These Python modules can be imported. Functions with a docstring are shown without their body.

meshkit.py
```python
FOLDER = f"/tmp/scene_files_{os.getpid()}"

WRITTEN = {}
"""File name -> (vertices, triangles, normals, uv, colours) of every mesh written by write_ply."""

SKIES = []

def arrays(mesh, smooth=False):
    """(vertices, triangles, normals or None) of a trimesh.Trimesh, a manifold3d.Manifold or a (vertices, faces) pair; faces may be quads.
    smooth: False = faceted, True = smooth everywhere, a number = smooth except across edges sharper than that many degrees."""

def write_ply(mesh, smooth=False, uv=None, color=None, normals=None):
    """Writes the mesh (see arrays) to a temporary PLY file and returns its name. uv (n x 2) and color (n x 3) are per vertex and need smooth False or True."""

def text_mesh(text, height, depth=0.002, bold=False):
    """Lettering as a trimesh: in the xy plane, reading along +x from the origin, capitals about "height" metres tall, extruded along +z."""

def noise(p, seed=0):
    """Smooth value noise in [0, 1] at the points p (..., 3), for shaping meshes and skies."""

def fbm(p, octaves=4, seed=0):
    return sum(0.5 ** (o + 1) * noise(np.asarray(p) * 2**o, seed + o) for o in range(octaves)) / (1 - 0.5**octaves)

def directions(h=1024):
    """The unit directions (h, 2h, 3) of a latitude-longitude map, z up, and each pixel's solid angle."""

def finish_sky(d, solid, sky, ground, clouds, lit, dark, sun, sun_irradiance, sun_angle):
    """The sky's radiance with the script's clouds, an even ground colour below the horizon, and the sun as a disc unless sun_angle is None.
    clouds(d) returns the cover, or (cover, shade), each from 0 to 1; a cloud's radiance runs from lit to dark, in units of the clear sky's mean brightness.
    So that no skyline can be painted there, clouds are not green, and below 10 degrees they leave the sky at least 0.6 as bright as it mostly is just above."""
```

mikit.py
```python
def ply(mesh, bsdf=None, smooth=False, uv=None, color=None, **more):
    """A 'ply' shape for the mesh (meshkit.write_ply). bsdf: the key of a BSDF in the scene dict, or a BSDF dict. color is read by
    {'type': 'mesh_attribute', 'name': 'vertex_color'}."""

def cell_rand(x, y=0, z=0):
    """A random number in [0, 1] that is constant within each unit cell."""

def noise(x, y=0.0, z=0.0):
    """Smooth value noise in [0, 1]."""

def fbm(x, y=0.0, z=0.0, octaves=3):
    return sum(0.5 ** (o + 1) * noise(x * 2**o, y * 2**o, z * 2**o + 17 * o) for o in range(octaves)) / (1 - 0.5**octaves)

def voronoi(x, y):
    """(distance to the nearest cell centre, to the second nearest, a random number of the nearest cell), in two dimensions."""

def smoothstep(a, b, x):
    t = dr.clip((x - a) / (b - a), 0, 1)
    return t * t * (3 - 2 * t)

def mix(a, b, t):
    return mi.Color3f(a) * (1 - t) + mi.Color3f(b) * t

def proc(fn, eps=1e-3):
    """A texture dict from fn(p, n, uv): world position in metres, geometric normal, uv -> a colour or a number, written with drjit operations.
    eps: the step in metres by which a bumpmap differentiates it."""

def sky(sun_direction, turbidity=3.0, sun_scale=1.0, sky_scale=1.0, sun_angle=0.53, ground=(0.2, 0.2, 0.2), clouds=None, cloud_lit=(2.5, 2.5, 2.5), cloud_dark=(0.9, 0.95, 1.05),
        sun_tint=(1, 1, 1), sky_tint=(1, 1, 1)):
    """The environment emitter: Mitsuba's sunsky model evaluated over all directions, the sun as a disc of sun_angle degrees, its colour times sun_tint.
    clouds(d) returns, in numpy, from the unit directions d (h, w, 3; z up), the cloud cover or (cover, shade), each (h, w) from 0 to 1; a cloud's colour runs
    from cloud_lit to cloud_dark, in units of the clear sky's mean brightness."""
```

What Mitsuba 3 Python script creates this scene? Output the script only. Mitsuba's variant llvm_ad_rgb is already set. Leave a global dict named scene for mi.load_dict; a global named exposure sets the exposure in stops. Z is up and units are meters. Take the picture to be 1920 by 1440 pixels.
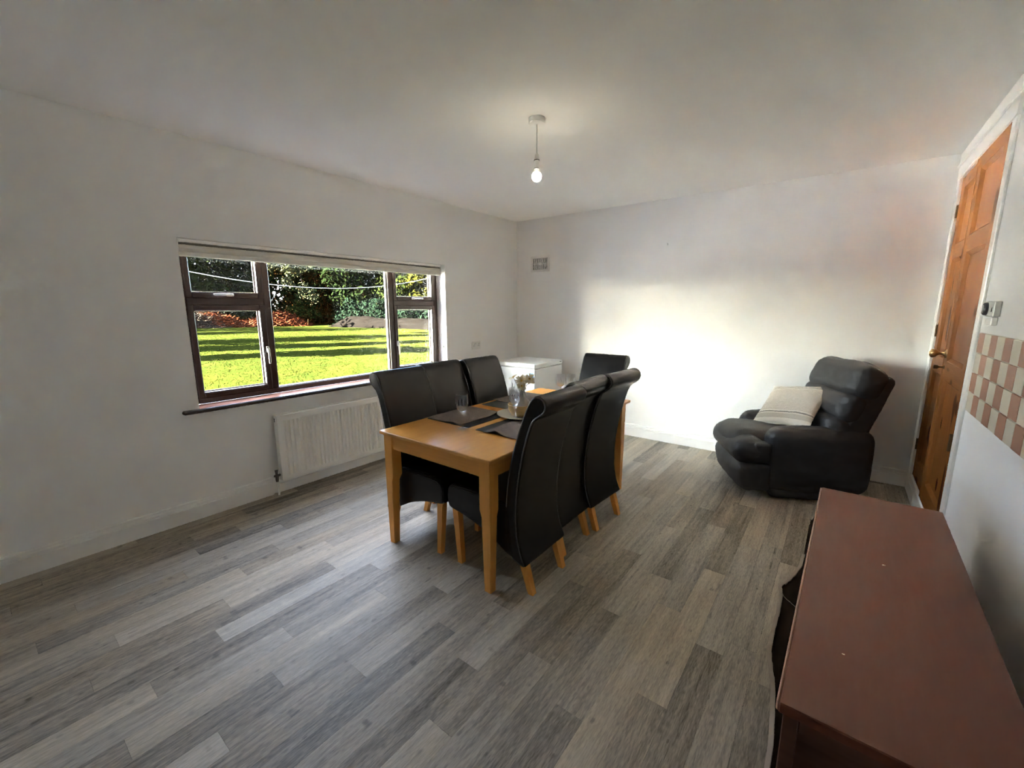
import math, random
import numpy as np
import trimesh
import manifold3d as m3
import shapely.geometry as sg
import shapely.affinity as sa
import drjit as dr
import mitsuba as mi
import mikit, meshkit
from mikit import noise, fbm, smoothstep, mix, proc, cell_rand

T = mi.ScalarTransform4f
scene, labels = {}, {}
RNG = np.random.default_rng(7)
random.seed(7)

# ---------------------------------------------------------------- camera, sky, exposure
CAM = (3.507, -4.667, 1.48)
FOV = 2 * math.degrees(math.atan(960 / 798.4))
YAW, PITCH, ROLL = math.radians(-37.615), math.radians(-10.182), math.radians(-0.128)
_f = np.array([math.sin(YAW) * math.cos(PITCH), math.cos(YAW) * math.cos(PITCH), math.sin(PITCH)])
_r = np.cross(_f, [0, 0, 1]); _r /= np.linalg.norm(_r)
_u = np.cross(_r, _f)
_up = -math.sin(ROLL) * _r + math.cos(ROLL) * _u
scene['camera'] = {'type': 'perspective', 'fov': FOV, 'fov_axis': 'x', 'near_clip': 0.02, 'far_clip': 500.0,
                   'to_world': T().look_at(origin=list(CAM), target=[float(a + b) for a, b in zip(CAM, _f)], up=[float(x) for x in _up])}
SUN = (-0.441, -0.830, 0.342)
scene['sky'] = mikit.sky(SUN, turbidity=6.0, sun_scale=0.0, sky_scale=3.5, sky_tint=(0.80, 0.99, 1.30), sun_angle=1.2, ground=(0.12, 0.14, 0.07),
                         clouds=lambda d: (0.75 * np.clip(meshkit.fbm(d * np.array([3., 3., 6.]), 4) * 2.2 - 0.6, 0, 1), 0.15 + 0 * d[..., 0]),
                         cloud_lit=(1.6, 1.62, 1.7))
scene['sun'] = {'type': 'directional', 'direction': [-x for x in SUN], 'irradiance': {'type': 'rgb', 'value': [34.0, 31.5, 26.5]}}
exposure = 6.1

# ---------------------------------------------------------------- helpers
def numbered(key):
    if key not in scene and key not in labels:
        return key
    i = 1
    while f'{key}_{i:03d}' in scene or f'{key}_{i:03d}' in labels:
        i += 1
    return f'{key}_{i:03d}'

def add(name, mesh, mat, parent=None, smooth=False, uv=None, to_world=None, **more):
    key = numbered(parent + '__' + name if parent else name)
    d = mikit.ply(mesh, mat, smooth=smooth, uv=uv, **more)
    if to_world is not None:
        d['to_world'] = to_world
    scene[key] = d
    return key

def thing(name, label, cat, group=None):
    key = numbered(name)
    labels[key] = {'label': label, 'category': cat}
    if group:
        labels[key]['group'] = group
    return key

def struct(key, label=None):
    labels[key] = {'kind': 'structure'}
    if label:
        labels[key]['label'] = label
    return key

def plab(key, label=None, kind=None):
    labels[key] = {}
    if label: labels[key]['label'] = label
    if kind: labels[key]['kind'] = kind
    return key

def dup(root, label, to_world, group=None):
    """A copy of a thing's parts under the next number, moved by to_world."""
    src = labels[root]
    r = thing(root, label, src['category'], group or src.get('group'))
    for k in [k for k in scene if k.startswith(root + '__')]:
        scene[r + k[len(root):]] = {**scene[k], 'to_world': to_world}
        if k in labels:
            labels[r + k[len(root):]] = dict(labels[k])
    return r

def cat(*ms):
    return trimesh.util.concatenate([m for m in ms])

def box(x0, x1, y0, y1, z0, z1, c=0.0):
    """A box with chamfered edges."""
    lo, hi = np.minimum([x0, y0, z0], [x1, y1, z1]), np.maximum([x0, y0, z0], [x1, y1, z1])
    if c <= 0:
        m = trimesh.creation.box(extents=hi - lo)
        m.apply_translation((lo + hi) / 2)
        return m
    c = min(c, 0.45 * float((hi - lo).min()))
    pts = []
    for sx in (0, 1):
        for sy in (0, 1):
            for sz in (0, 1):
                p = np.where([sx, sy, sz], hi, lo)
                s = np.where([sx, sy, sz], -1, 1) * c
                for k in range(3):
                    q = p + s; q[k] = p[k]
                    pts.append(q)
    return trimesh.Trimesh(*_hull(np.array(pts)), process=False)

def _hull(pts):
    h = m3.Manifold.hull_points(np.ascontiguousarray(pts, dtype=np.float64)).to_mesh()
    return np.array(h.vert_properties[:, :3], float), np.array(h.tri_verts)

def hull(pts):
    return trimesh.Trimesh(*_hull(np.asarray(pts, float)), process=False)

def lathe(profile, n=32):
    """profile: (r, z) pairs from bottom to top, outside up; closed when first and last r are 0."""
    pr = np.asarray(profile, float)
    a = np.arange(n) * 2 * np.pi / n
    v = np.stack([pr[:, None, 0] * np.cos(a), pr[:, None, 0] * np.sin(a), np.repeat(pr[:, 1:2], n, 1)], -1).reshape(-1, 3)
    f = []
    for i in range(len(pr) - 1):
        j = np.arange(n); k = (j + 1) % n
        a0, b0, a1, b1 = i * n + j, i * n + k, (i + 1) * n + j, (i + 1) * n + k
        if pr[i, 0] > 1e-9: f.append(np.stack([a0, b0, b1], 1))
        if pr[i + 1, 0] > 1e-9: f.append(np.stack([a0, b1, a1], 1))
    m = trimesh.Trimesh(v, np.vstack(f), process=False)
    m.merge_vertices()
    return m

def tube(path, r, n=8, caps=True):
    P = np.asarray(path, float)
    R = np.full(len(P), r) if np.isscalar(r) else np.asarray(r, float)
    t = np.gradient(P, axis=0); t /= np.linalg.norm(t, axis=1, keepdims=True)
    ref = np.array([0, 0, 1.0]) if abs(t[0, 2]) < 0.9 else np.array([1.0, 0, 0])
    v = []
    for p, d, rr in zip(P, t, R):
        a = np.cross(d, ref); a /= np.linalg.norm(a); b = np.cross(d, a)
        ref = np.cross(a, d) if abs(np.dot(np.cross(a, d), ref)) > 0.1 else ref
        ang = np.arange(n) * 2 * np.pi / n
        v.append(p + rr * (np.cos(ang)[:, None] * a + np.sin(ang)[:, None] * b))
    v = np.vstack(v); f = []
    for i in range(len(P) - 1):
        for j in range(n):
            k = (j + 1) % n
            f += [[i * n + j, (i + 1) * n + j, (i + 1) * n + k], [i * n + j, (i + 1) * n + k, i * n + k]]
    if caps:
        c0, c1 = len(v), len(v) + 1
        v = np.vstack([v, P[0], P[-1]])
        for j in range(n):
            k = (j + 1) % n
            f += [[c0, j, k], [c1, (len(P) - 1) * n + k, (len(P) - 1) * n + j]]
    m = trimesh.Trimesh(v, f, process=False)
    return m

def prism(poly, z0, z1):
    """Extrude a shapely polygon (or point list) along z."""
    if not hasattr(poly, 'exterior'):
        poly = sg.Polygon(poly)
    m = trimesh.creation.extrude_polygon(sg.polygon.orient(poly), z1 - z0, engine='earcut')
    m.apply_translation([0, 0, z0])
    return m

def sweep_y(pts, y0, y1):
    """A closed (x, z) polygon extruded along y from y0 to y1."""
    m = prism(sg.Polygon([(x, z) for x, z in pts]).buffer(0), 0, y1 - y0)
    v = m.vertices.copy()
    m.vertices = np.stack([v[:, 0], y0 + v[:, 2], v[:, 1]], 1)
    m.invert()
    return m

def sweep_x(pts, x0, x1):
    """A closed (y, z) polygon extruded along x."""
    m = prism(sg.Polygon(pts).buffer(0), 0, x1 - x0)
    v = m.vertices.copy()
    m.vertices = np.stack([x0 + v[:, 2], v[:, 0], v[:, 1]], 1)
    return m

def round_slab(poly, half, r, steps=5):
    """An (x, z) polygon extruded along y to both sides, the rims rounded by r."""
    ring = lambda g: m3.CrossSection([np.array(g.exterior.coords)[:-1].tolist()])
    out = []
    for k in range(steps):
        a = k / (steps - 1) * math.pi / 2
        ins, h = r * (1 - math.cos(a)), half - r * (1 - math.sin(a))
        g = poly.buffer(-ins, join_style=1)
        if g.is_empty: continue
        if g.geom_type != 'Polygon': g = max(g.geoms, key=lambda q: q.area)
        g = sg.polygon.orient(g.simplify(0.0006))
        out.append(m3.Manifold.extrude(ring(g), 2 * h).translate((0, 0, -h)))
    m = m3.Manifold.batch_boolean(out, m3.OpType.Add).to_mesh()
    v = np.array(m.vert_properties[:, :3], float)
    t = trimesh.Trimesh(np.stack([v[:, 0], v[:, 2], v[:, 1]], 1), np.array(m.tri_verts)[:, ::-1], process=False)
    return t

def cube_grid(n):
    """Points on the cube [-1, 1]^3 with quads turned triangles, vertices merged."""
    g = np.linspace(-1, 1, n + 1)
    g = np.sin(g * np.pi / 2) * 0.35 + g * 0.65
    u, w = np.meshgrid(g, g, indexing='ij')
    one = np.ones_like(u)
    V, F = [], []
    for ax in range(3):
        for s in (-1, 1):
            p = [None] * 3
            p[ax] = s * one; p[(ax + 1) % 3] = u; p[(ax + 2) % 3] = w
            base = sum(len(x) for x in V)
            V.append(np.stack(p, -1).reshape(-1, 3))
            i, j = np.meshgrid(np.arange(n), np.arange(n), indexing='ij')
            a = base + i * (n + 1) + j
            b, c, d = a + n + 1, a + n + 2, a + 1
            q = np.stack([a, b, c, d], -1).reshape(-1, 4)
            t = np.vstack([q[:, [0, 1, 2]], q[:, [0, 2, 3]]])
            F.append(t if s > 0 else t[:, ::-1])
    m = trimesh.Trimesh(np.vstack(V), np.vstack(F), process=False)
    m.merge_vertices(digits_vertex=6)
    return m

_CG = {}
def softbox(size, r, bulge=(0, 0, 0), n=22):
    """A rounded box centred on the origin whose faces swell by bulge (x, y, z)."""
    if n not in _CG: _CG[n] = cube_grid(n)
    c = _CG[n].vertices
    h = np.asarray(size, float) / 2
    r = min(r, 0.98 * h.min())
    P = c * h
    core = np.clip(P, -(h - r), h - r)
    d = P - core
    L = np.linalg.norm(d, axis=1, keepdims=True)
    P = core + np.where(L > 1e-9, d / np.maximum(L, 1e-9), 0) * r
    q = P / h
    for k in range(3):
        a, b = (k + 1) % 3, (k + 2) % 3
        P[:, k] += bulge[k] * np.sign(q[:, k]) * np.abs(q[:, k]) * np.clip(1 - q[:, a] ** 2, 0, 1) * np.clip(1 - q[:, b] ** 2, 0, 1)
    return trimesh.Trimesh(P, _CG[n].faces.copy(), process=False)

def xf(m, R=None, t=(0, 0, 0)):
    m = m.copy()
    if R is not None:
        m.vertices = m.vertices @ np.asarray(R, float).T
    m.vertices = m.vertices + np.asarray(t, float)
    return m

def rotz(a):
    c, s = math.cos(a), math.sin(a)
    return np.array([[c, -s, 0], [s, c, 0], [0, 0, 1.0]])

def roty(a):
    c, s = math.cos(a), math.sin(a)
    return np.array([[c, 0, s], [0, 1, 0], [-s, 0, c]])

def rotx(a):
    c, s = math.cos(a), math.sin(a)
    return np.array([[1, 0, 0], [0, c, -s], [0, s, c]])

# ---------------------------------------------------------------- materials
def mat(key, color, rough=0.5, spec=0.5, bump=None, bump_scale=1.0, two=True, **more):
    col = {'type': 'rgb', 'value': list(color)} if isinstance(color, (tuple, list)) else proc(color)
    b = {'type': 'principled', 'base_color': col, 'roughness': rough, 'specular': spec, **more}
    if bump is not None:
        b = {'type': 'bumpmap', 'arbitrary': proc(bump), 'scale': bump_scale, 'bsdf': b}
    scene[key] = {'type': 'twosided', 'bsdf': b} if two else b

def v3(p):
    return p.x, p.y, p.z

def paint(base, amt=0.02):
    def fn(p, n, uv):
        t = fbm(p.x * 1.7, p.y * 1.7, p.z * 1.7, 3) - 0.5
        return mi.Color3f(*base) * (1 + amt * 2 * t)
    return fn

def grain(dark, light, axis, freq=1.0, gloss=0.0):
    """Wood colour, the grain along one axis (0, 1, 2)."""
    def fn(p, n, uv):
        c = [p.x, p.y, p.z]
        a = c[axis]; b = c[(axis + 1) % 3]; d = c[(axis + 2) % 3]
        w = fbm(b * 7 * freq + 3, d * 7 * freq, a * 0.8 * freq, 3)
        ring = 0.5 + 0.5 * dr.sin((b + d) * 120 * freq + w * 16)
        fine = fbm(b * 260 * freq, d * 260 * freq, a * 7 * freq, 2)
        t = dr.clip(0.07 * ring + 0.62 * w + 0.42 * fine - 0.05, 0, 1)
        return mix(dark, light, t)
    return fn

WALL = (0.90, 0.89, 0.865)
mat('wall_paint', paint(WALL), 0.75, 0.25)
mat('ceiling_paint', paint((0.84, 0.83, 0.805)), 0.9, 0.1,
    bump=lambda p, n, uv: 0.004 * fbm(p.x * 1.1, p.y * 1.1, 0, 2))
mat('white_gloss', paint((0.89, 0.88, 0.85), 0.01), 0.4, 0.4)
mat('white_plastic', (0.80, 0.79, 0.76), 0.3, 0.5)
mat('radiator_paint', (0.87, 0.85, 0.80), 0.4, 0.4)
mat('dark_slot', (0.03, 0.03, 0.03), 0.7, 0.2)

def plank_color(p, n, uv):
    tone, seed = uv.x, dr.floor(uv.y * 1000 + 0.5)
    sx, sy = p.x + seed * 1.37, p.y + seed * 2.91
    w = fbm(sx * 14 + 5, sy * 2.0, 0, 3)
    streak = fbm(sx * 80, sy * 2.6, 3, 3)
    fine = fbm(sx * 330, sy * 48, 7, 2)
    blot = smoothstep(0.60, 0.85, fbm(sx * 11, sy * 2.2, 31, 3))
    knot = smoothstep(0.90, 0.98, noise(sx * 34, sy * 16, 11)) * 0.22
    t = dr.clip(0.12 + 0.50 * tone + 0.34 * (w - 0.5) + 0.36 * (streak - 0.5) + 0.40 * (fine - 0.5) - 0.13 * blot - knot + 0.07, 0, 1)
    c = mix((0.098, 0.083, 0.069), (0.53, 0.465, 0.39), t)
    warm = noise(seed * 3.1, 2, 5) - 0.5
    return mi.Color3f(c.x * (1 + 0.07 * warm), c.y, c.z * (0.95 - 0.10 * warm))
mat('vinyl_plank', plank_color, 0.45, 0.10,
    bump=lambda p, n, uv: 0.00035 * fbm(p.x * 160, p.y * 6, 3, 2) + 0.0016 * fbm(p.x * 2.6, p.y * 1.1, 0, 2))
mat('vinyl_backing', (0.03, 0.024, 0.02), 0.8, 0.05)
mat('torn_edge', (0.30, 0.255, 0.215), 0.8, 0.2)
mat('old_floor', lambda p, n, uv: mix((0.006, 0.004, 0.003), (0.026, 0.016, 0.011), fbm(p.x * 14, p.y * 5, 0, 4)), 0.8, 0.05)

TBL_D, TBL_L = (0.56, 0.235, 0.048), (0.76, 0.37, 0.085)
mat('oak_y', grain(TBL_D, TBL_L, 1), 0.30, 0.35, clearcoat=0.35, clearcoat_gloss=0.9)
mat('oak_x', grain(TBL_D, TBL_L, 0), 0.4, 0.3)
mat('oak_z', grain((0.60, 0.26, 0.050), (0.80, 0.385, 0.088), 2), 0.4, 0.3)
mat('oak_apron_y', grain(TBL_D, TBL_L, 1), 0.4, 0.3)
mat('black_leather', lambda p, n, uv: mix((0.0022, 0.0022, 0.0024), (0.0042, 0.0041, 0.0041), fbm(p.x * 30, p.y * 30, p.z * 30, 2)), 0.30, 0.25,
    bump=lambda p, n, uv: 0.0007 * fbm(p.x * 70, p.y * 70, p.z * 70, 2) + 0.004 * fbm(p.x * 9, p.y * 9, p.z * 9, 2))
mat('black_piping', (0.035, 0.035, 0.035), 0.3, 0.5)
mat('recliner_leather', lambda p, n, uv: mix((0.011, 0.012, 0.014), (0.021, 0.0225, 0.0255), fbm(p.x * 22, p.y * 22, p.z * 22, 3)), 0.48, 0.35,
    bump=lambda p, n, uv: 0.0012 * fbm(p.x * 55, p.y * 55, p.z * 55, 3) + 0.006 * fbm(p.x * 10, p.y * 10, p.z * 10, 2))
mat('mahogany', lambda p, n, uv: mix((0.020, 0.0095, 0.0075), (0.036, 0.018, 0.014), fbm(p.x * 30, p.y * 4, p.z * 4, 3)), 0.32, 0.5)
mat('sill_top', lambda p, n, uv: mix((0.20, 0.085, 0.055), (0.34, 0.17, 0.12), fbm(p.x * 22, p.y * 5, 0, 3)), 0.22, 0.6)
mat('sill_edge', (0.020, 0.014, 0.012), 0.35, 0.5)
mat('blind_fabric', (0.72, 0.69, 0.61), 0.6, 0.3)
mat('blind_dark', (0.16, 0.145, 0.12), 0.6, 0.3)
mat('chrome', (0.72, 0.70, 0.67), 0.18, 0.5, metallic=1.0)
mat('brass', (0.50, 0.34, 0.16), 0.25, 0.5, metallic=1.0)
mat('aged_brass', (0.10, 0.065, 0.035), 0.5, 0.5, metallic=1.0)
mat('dark_metal', (0.10, 0.09, 0.085), 0.4, 0.5, metallic=1.0)
mat('grey_plastic', (0.56, 0.56, 0.53), 0.4, 0.5)
mat('black_plastic', (0.015, 0.016, 0.02), 0.3, 0.5)

def pine(p, n, uv):
    c = grain((0.125, 0.040, 0.009), (0.215, 0.082, 0.021), 2, 0.9)(p, n, uv)
    k = noise(p.y * 11 + 4, p.z * 5.5, 3)
    kn = smoothstep(0.80, 0.90, k)
    return c * (1 - 0.72 * kn)
mat('pine', pine, 0.45, 0.14)
def pine_h(p, n, uv):
    c = grain((0.125, 0.040, 0.009), (0.195, 0.074, 0.020), 1, 0.9)(p, n, uv)
    kn = smoothstep(0.83, 0.92, noise(p.y * 6, p.z * 12, 9))
    return c * (1 - 0.65 * kn)
mat('pine_rail', pine_h, 0.45, 0.14)
def sideboard_col(p, n, uv):
    t = 0.35 + 0.3 * fbm(p.x * 90, p.y * 14, p.z * 14, 3)
    sp = smoothstep(0.86, 0.92, noise(p.x * 40, p.y * 40, 2)) * 0.0
    return mix((0.072, 0.020, 0.010), (0.115, 0.037, 0.019), t)
mat('redwood', sideboard_col, 0.45, 0.25)
mat('redwood_dark', lambda p, n, uv: mix((0.050, 0.018, 0.010), (0.085, 0.032, 0.018), fbm(p.x * 4, p.y * 4, p.z * 50, 3)), 0.5, 0.4)
mat('redwood_edge', (0.30, 0.155, 0.095), 0.45, 0.4)
mat('tile_brown', paint((0.36, 0.175, 0.105), 0.10), 0.45, 0.4)
mat('tile_cream', paint((0.62, 0.565, 0.46), 0.05), 0.45, 0.4)
mat('grout', (0.60, 0.57, 0.50), 0.9, 0.1)
mat('freezer_white', (0.80, 0.805, 0.80), 0.28, 0.5)
mat('gasket', (0.40, 0.40, 0.39), 0.6, 0.3)
mat('sticker_blue', lambda p, n, uv: mix((0.03, 0.20, 0.55), (0.10, 0.36, 0.70), smoothstep(0.3, 0.7, (p.z - 0.60) * 8)), 0.4, 0.4)
mat('sticker_white', (0.85, 0.87, 0.9), 0.4, 0.4)

def weave(p, n, uv):
    a = 0.5 + 0.5 * dr.sin(p.x * 2 * math.pi / 0.0100)
    b = 0.5 + 0.5 * dr.sin(p.y * 2 * math.pi / 0.0100)
    s = fbm(p.x * 60, p.y * 9, 0, 2)
    return mix((0.016, 0.012, 0.010), mix((0.16, 0.12, 0.092), (0.26, 0.20, 0.155), s), dr.clip(a * 0.35 + 0.9 * a * b, 0, 1))
mat('woven_mat', weave, 0.55, 0.35)
mat('black_mat', (0.010, 0.010, 0.011), 0.16, 0.5)
mat('charger', (0.56, 0.55, 0.47), 0.28, 0.5, metallic=0.75)
mat('gold_bowl', lambda p, n, uv: mix((0.50, 0.30, 0.10), (0.66, 0.45, 0.20), fbm(p.x * 25, p.y * 25, p.z * 90, 2)), 0.38, 0.5, metallic=0.35)
mat('vase_glaze', paint((0.20, 0.19, 0.175), 0.06), 0.3, 0.5)
mat('petal', lambda p, n, uv: mix((0.62, 0.54, 0.36), (0.80, 0.74, 0.58), noise(p.x * 90, p.y * 90, p.z * 90)), 0.7, 0.2)
mat('flower_disc', (0.42, 0.27, 0.06), 0.8, 0.2)
mat('stem_green', (0.06, 0.085, 0.035), 0.6, 0.3)

scene['glass'] = {'type': 'dielectric', 'int_ior': 1.52, 'ext_ior': 1.0}
scene['pane_glass'] = {'type': 'thindielectric', 'int_ior': 1.5, 'ext_ior': 1.0}

def cushion_col(p, n, uv):
    v = uv.y; u = uv.x
    t = fbm(u * 90, v * 90, 0, 2)
    c = mix((0.82, 0.76, 0.64), (0.92, 0.87, 0.77), t)
    lines = smoothstep(0.25, 0.6, 0.5 + 0.5 * dr.sin(v * 2 * math.pi * 34)) * dr.select((v > 0.27) & (v < 0.83), 1.0, 0.0)
    c = mix(mi.Color3f(c), mi.Color3f(0.42, 0.34, 0.24), 0.62 * (1 - lines) * dr.select((v > 0.27) & (v < 0.83), 1.0, 0.0))
    band = dr.select(((v > 0.22) & (v < 0.245)) | ((v > 0.865) & (v < 0.885)), 1.0, 0.0)
    c = mix(mi.Color3f(c), mi.Color3f(0.20, 0.165, 0.12), 0.9 * band)
    lower = dr.select(((v > 0.10) & (v < 0.195)) | (v > 0.905) & (v < 0.965), 1.0, 0.0)
    tw = 0.5 + 0.5 * dr.sin(u * 2 * math.pi * 60)
    return mix(mi.Color3f(c), mi.Color3f(0.48, 0.43, 0.33), lower * (0.45 + 0.35 * tw))
mat('cushion_cotton', cushion_col, 0.85, 0.15)

# outside
def lawn_col(p, n, uv):
    t = fbm(p.x * 1.3, p.y * 1.3, 0, 4)
    f = fbm(p.x * 14, p.y * 14, 5, 3)
    k = dr.clip(0.55 * t + 0.75 * (f - 0.5) + 0.15, 0, 1)
    return mix((0.0016, 0.0030, 0.00055), (0.0046, 0.0049, 0.0009), k)
mat('lawn_grass', lawn_col, 0.95, 0.0)
mat('grass_blade', lambda p, n, uv: mix((0.0019, 0.0031, 0.00055), (0.0046, 0.0049, 0.0009), noise(p.x * 9, p.y * 9)), 0.9, 0.0)
mat('soil', lambda p, n, uv: mix((0.0003, 0.00026, 0.00022), (0.00105, 0.00092, 0.00082), fbm(p.x * 3, p.y * 3, p.z * 5, 4)), 0.95, 0.0)
def leaf(dark, light, sc=0.9):
    def fn(p, n, uv):
        k = dr.clip(0.7 * noise(p.x * sc, p.y * sc, p.z * sc) + 0.6 * noise(p.x * 9, p.y * 9, p.z * 9) - 0.15, 0, 1)
        return mix(dark, light, k)
    return fn
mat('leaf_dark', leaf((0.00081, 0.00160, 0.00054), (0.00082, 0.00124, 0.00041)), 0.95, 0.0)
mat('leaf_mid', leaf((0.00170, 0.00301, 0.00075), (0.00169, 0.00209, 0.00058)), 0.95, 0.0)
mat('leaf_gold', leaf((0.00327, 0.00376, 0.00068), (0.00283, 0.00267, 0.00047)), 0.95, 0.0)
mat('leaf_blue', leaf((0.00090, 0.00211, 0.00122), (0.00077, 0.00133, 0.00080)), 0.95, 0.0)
mat('brown_brash', leaf((0.00697, 0.00184, 0.00087), (0.01895, 0.00544, 0.00253), 2.0), 0.95, 0.0)
mat('grey_brash', leaf((0.00584, 0.00430, 0.00323), (0.01452, 0.01155, 0.00887), 2.0), 0.95, 0.0)
mat('bark', (0.003, 0.0025, 0.002), 0.9, 0.0)
mat('rope_white', (0.10, 0.10, 0.10), 0.9, 0.0)
mat('post_metal', (0.35, 0.36, 0.36), 0.45, 0.5)
mat('house_render', (0.30, 0.29, 0.27), 0.9, 0.1)
mat('pale_gravel', lambda p, n, uv: mix((0.56, 0.54, 0.505), (0.74, 0.72, 0.68), fbm(p.x * 25, p.y * 25, 0, 3)), 0.9, 0.1)

# ---------------------------------------------------------------- room shell
W, H, YF = 4.08, 2.579, -6.3      # right wall, ceiling, wall behind the camera
WT = 0.30                          # thickness of the outer wall
WY0, WY1, WZ0, WZ1 = -3.705, -1.31, 0.790, 1.940   # window opening
DY0, DY1, DZ0, DZ1 = -1.325, -0.095, 0.140, 2.390  # door opening

left = cat(box(-WT, 0, YF - .2, WY0, -.05, H), box(-WT, 0, WY1, .2, -.05, H), box(-WT, 0, WY0, WY1, -.05, WZ0 - .012), box(-WT, 0, WY0, WY1, WZ1, H))
add('wall_left', left, 'wall_paint'); struct('wall_left', 'off-white painted wall with the window')
add('wall_back', box(0, W, 0, .2, -.05, H), 'wall_paint'); struct('wall_back', 'off-white painted wall behind the armchair and freezer')
right = cat(box(W, W + .25, YF - .2, DY0, -.05, H), box(W, W + .25, DY1, .2, -.05, H), box(W, W + .25, DY0, DY1, -.05, DZ0), box(W, W + .25, DY0, DY1, DZ1, H),
            box(W + .20, W + .25, DY0, DY1, DZ0, DZ1))
add('wall_right', right, 'wall_paint'); struct('wall_right', 'off-white painted wall with the pine door and tiles')
add('wall_front', box(0, W, YF - .2, YF, -.05, H), 'wall_paint'); struct('wall_front')
add('ceiling', box(-WT, W + .25, YF - .2, .2, H, H + .15), 'ceiling_paint'); struct('ceiling', 'plain off-white ceiling')

# floor: an old dark floor, a sheet floor of planks laid on it with a torn right edge
add('floor', box(-WT, W + .25, YF - .2, .2, -.12, -.006), 'old_floor'); struct('floor', 'grey wood-plank floor with a torn edge by the sideboard')
edge = [(4.08, -0.0), (4.08, -0.98), (3.50, -1.02), (3.47, -1.27), (3.468, -1.49), (3.468, -1.715), (3.462, -1.869), (3.440, -1.989), (3.413, -2.099), (3.390, -2.155), (3.405, -2.242), (3.407, -2.40), (3.403, -2.534),
        (3.404, -2.634), (3.405, -2.698), (3.420, -2.785), (3.442, -2.896), (3.455, -3.027), (3.466, -3.162), (3.468, -3.6), (3.47, -4.4), (3.6, YF)]
sheet = sg.Polygon([(0, 0)] + edge + [(0, YF)])
add('backing', prism(sheet.buffer(-0.004), -.006, -.003), 'vinyl_backing', 'floor')
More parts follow.
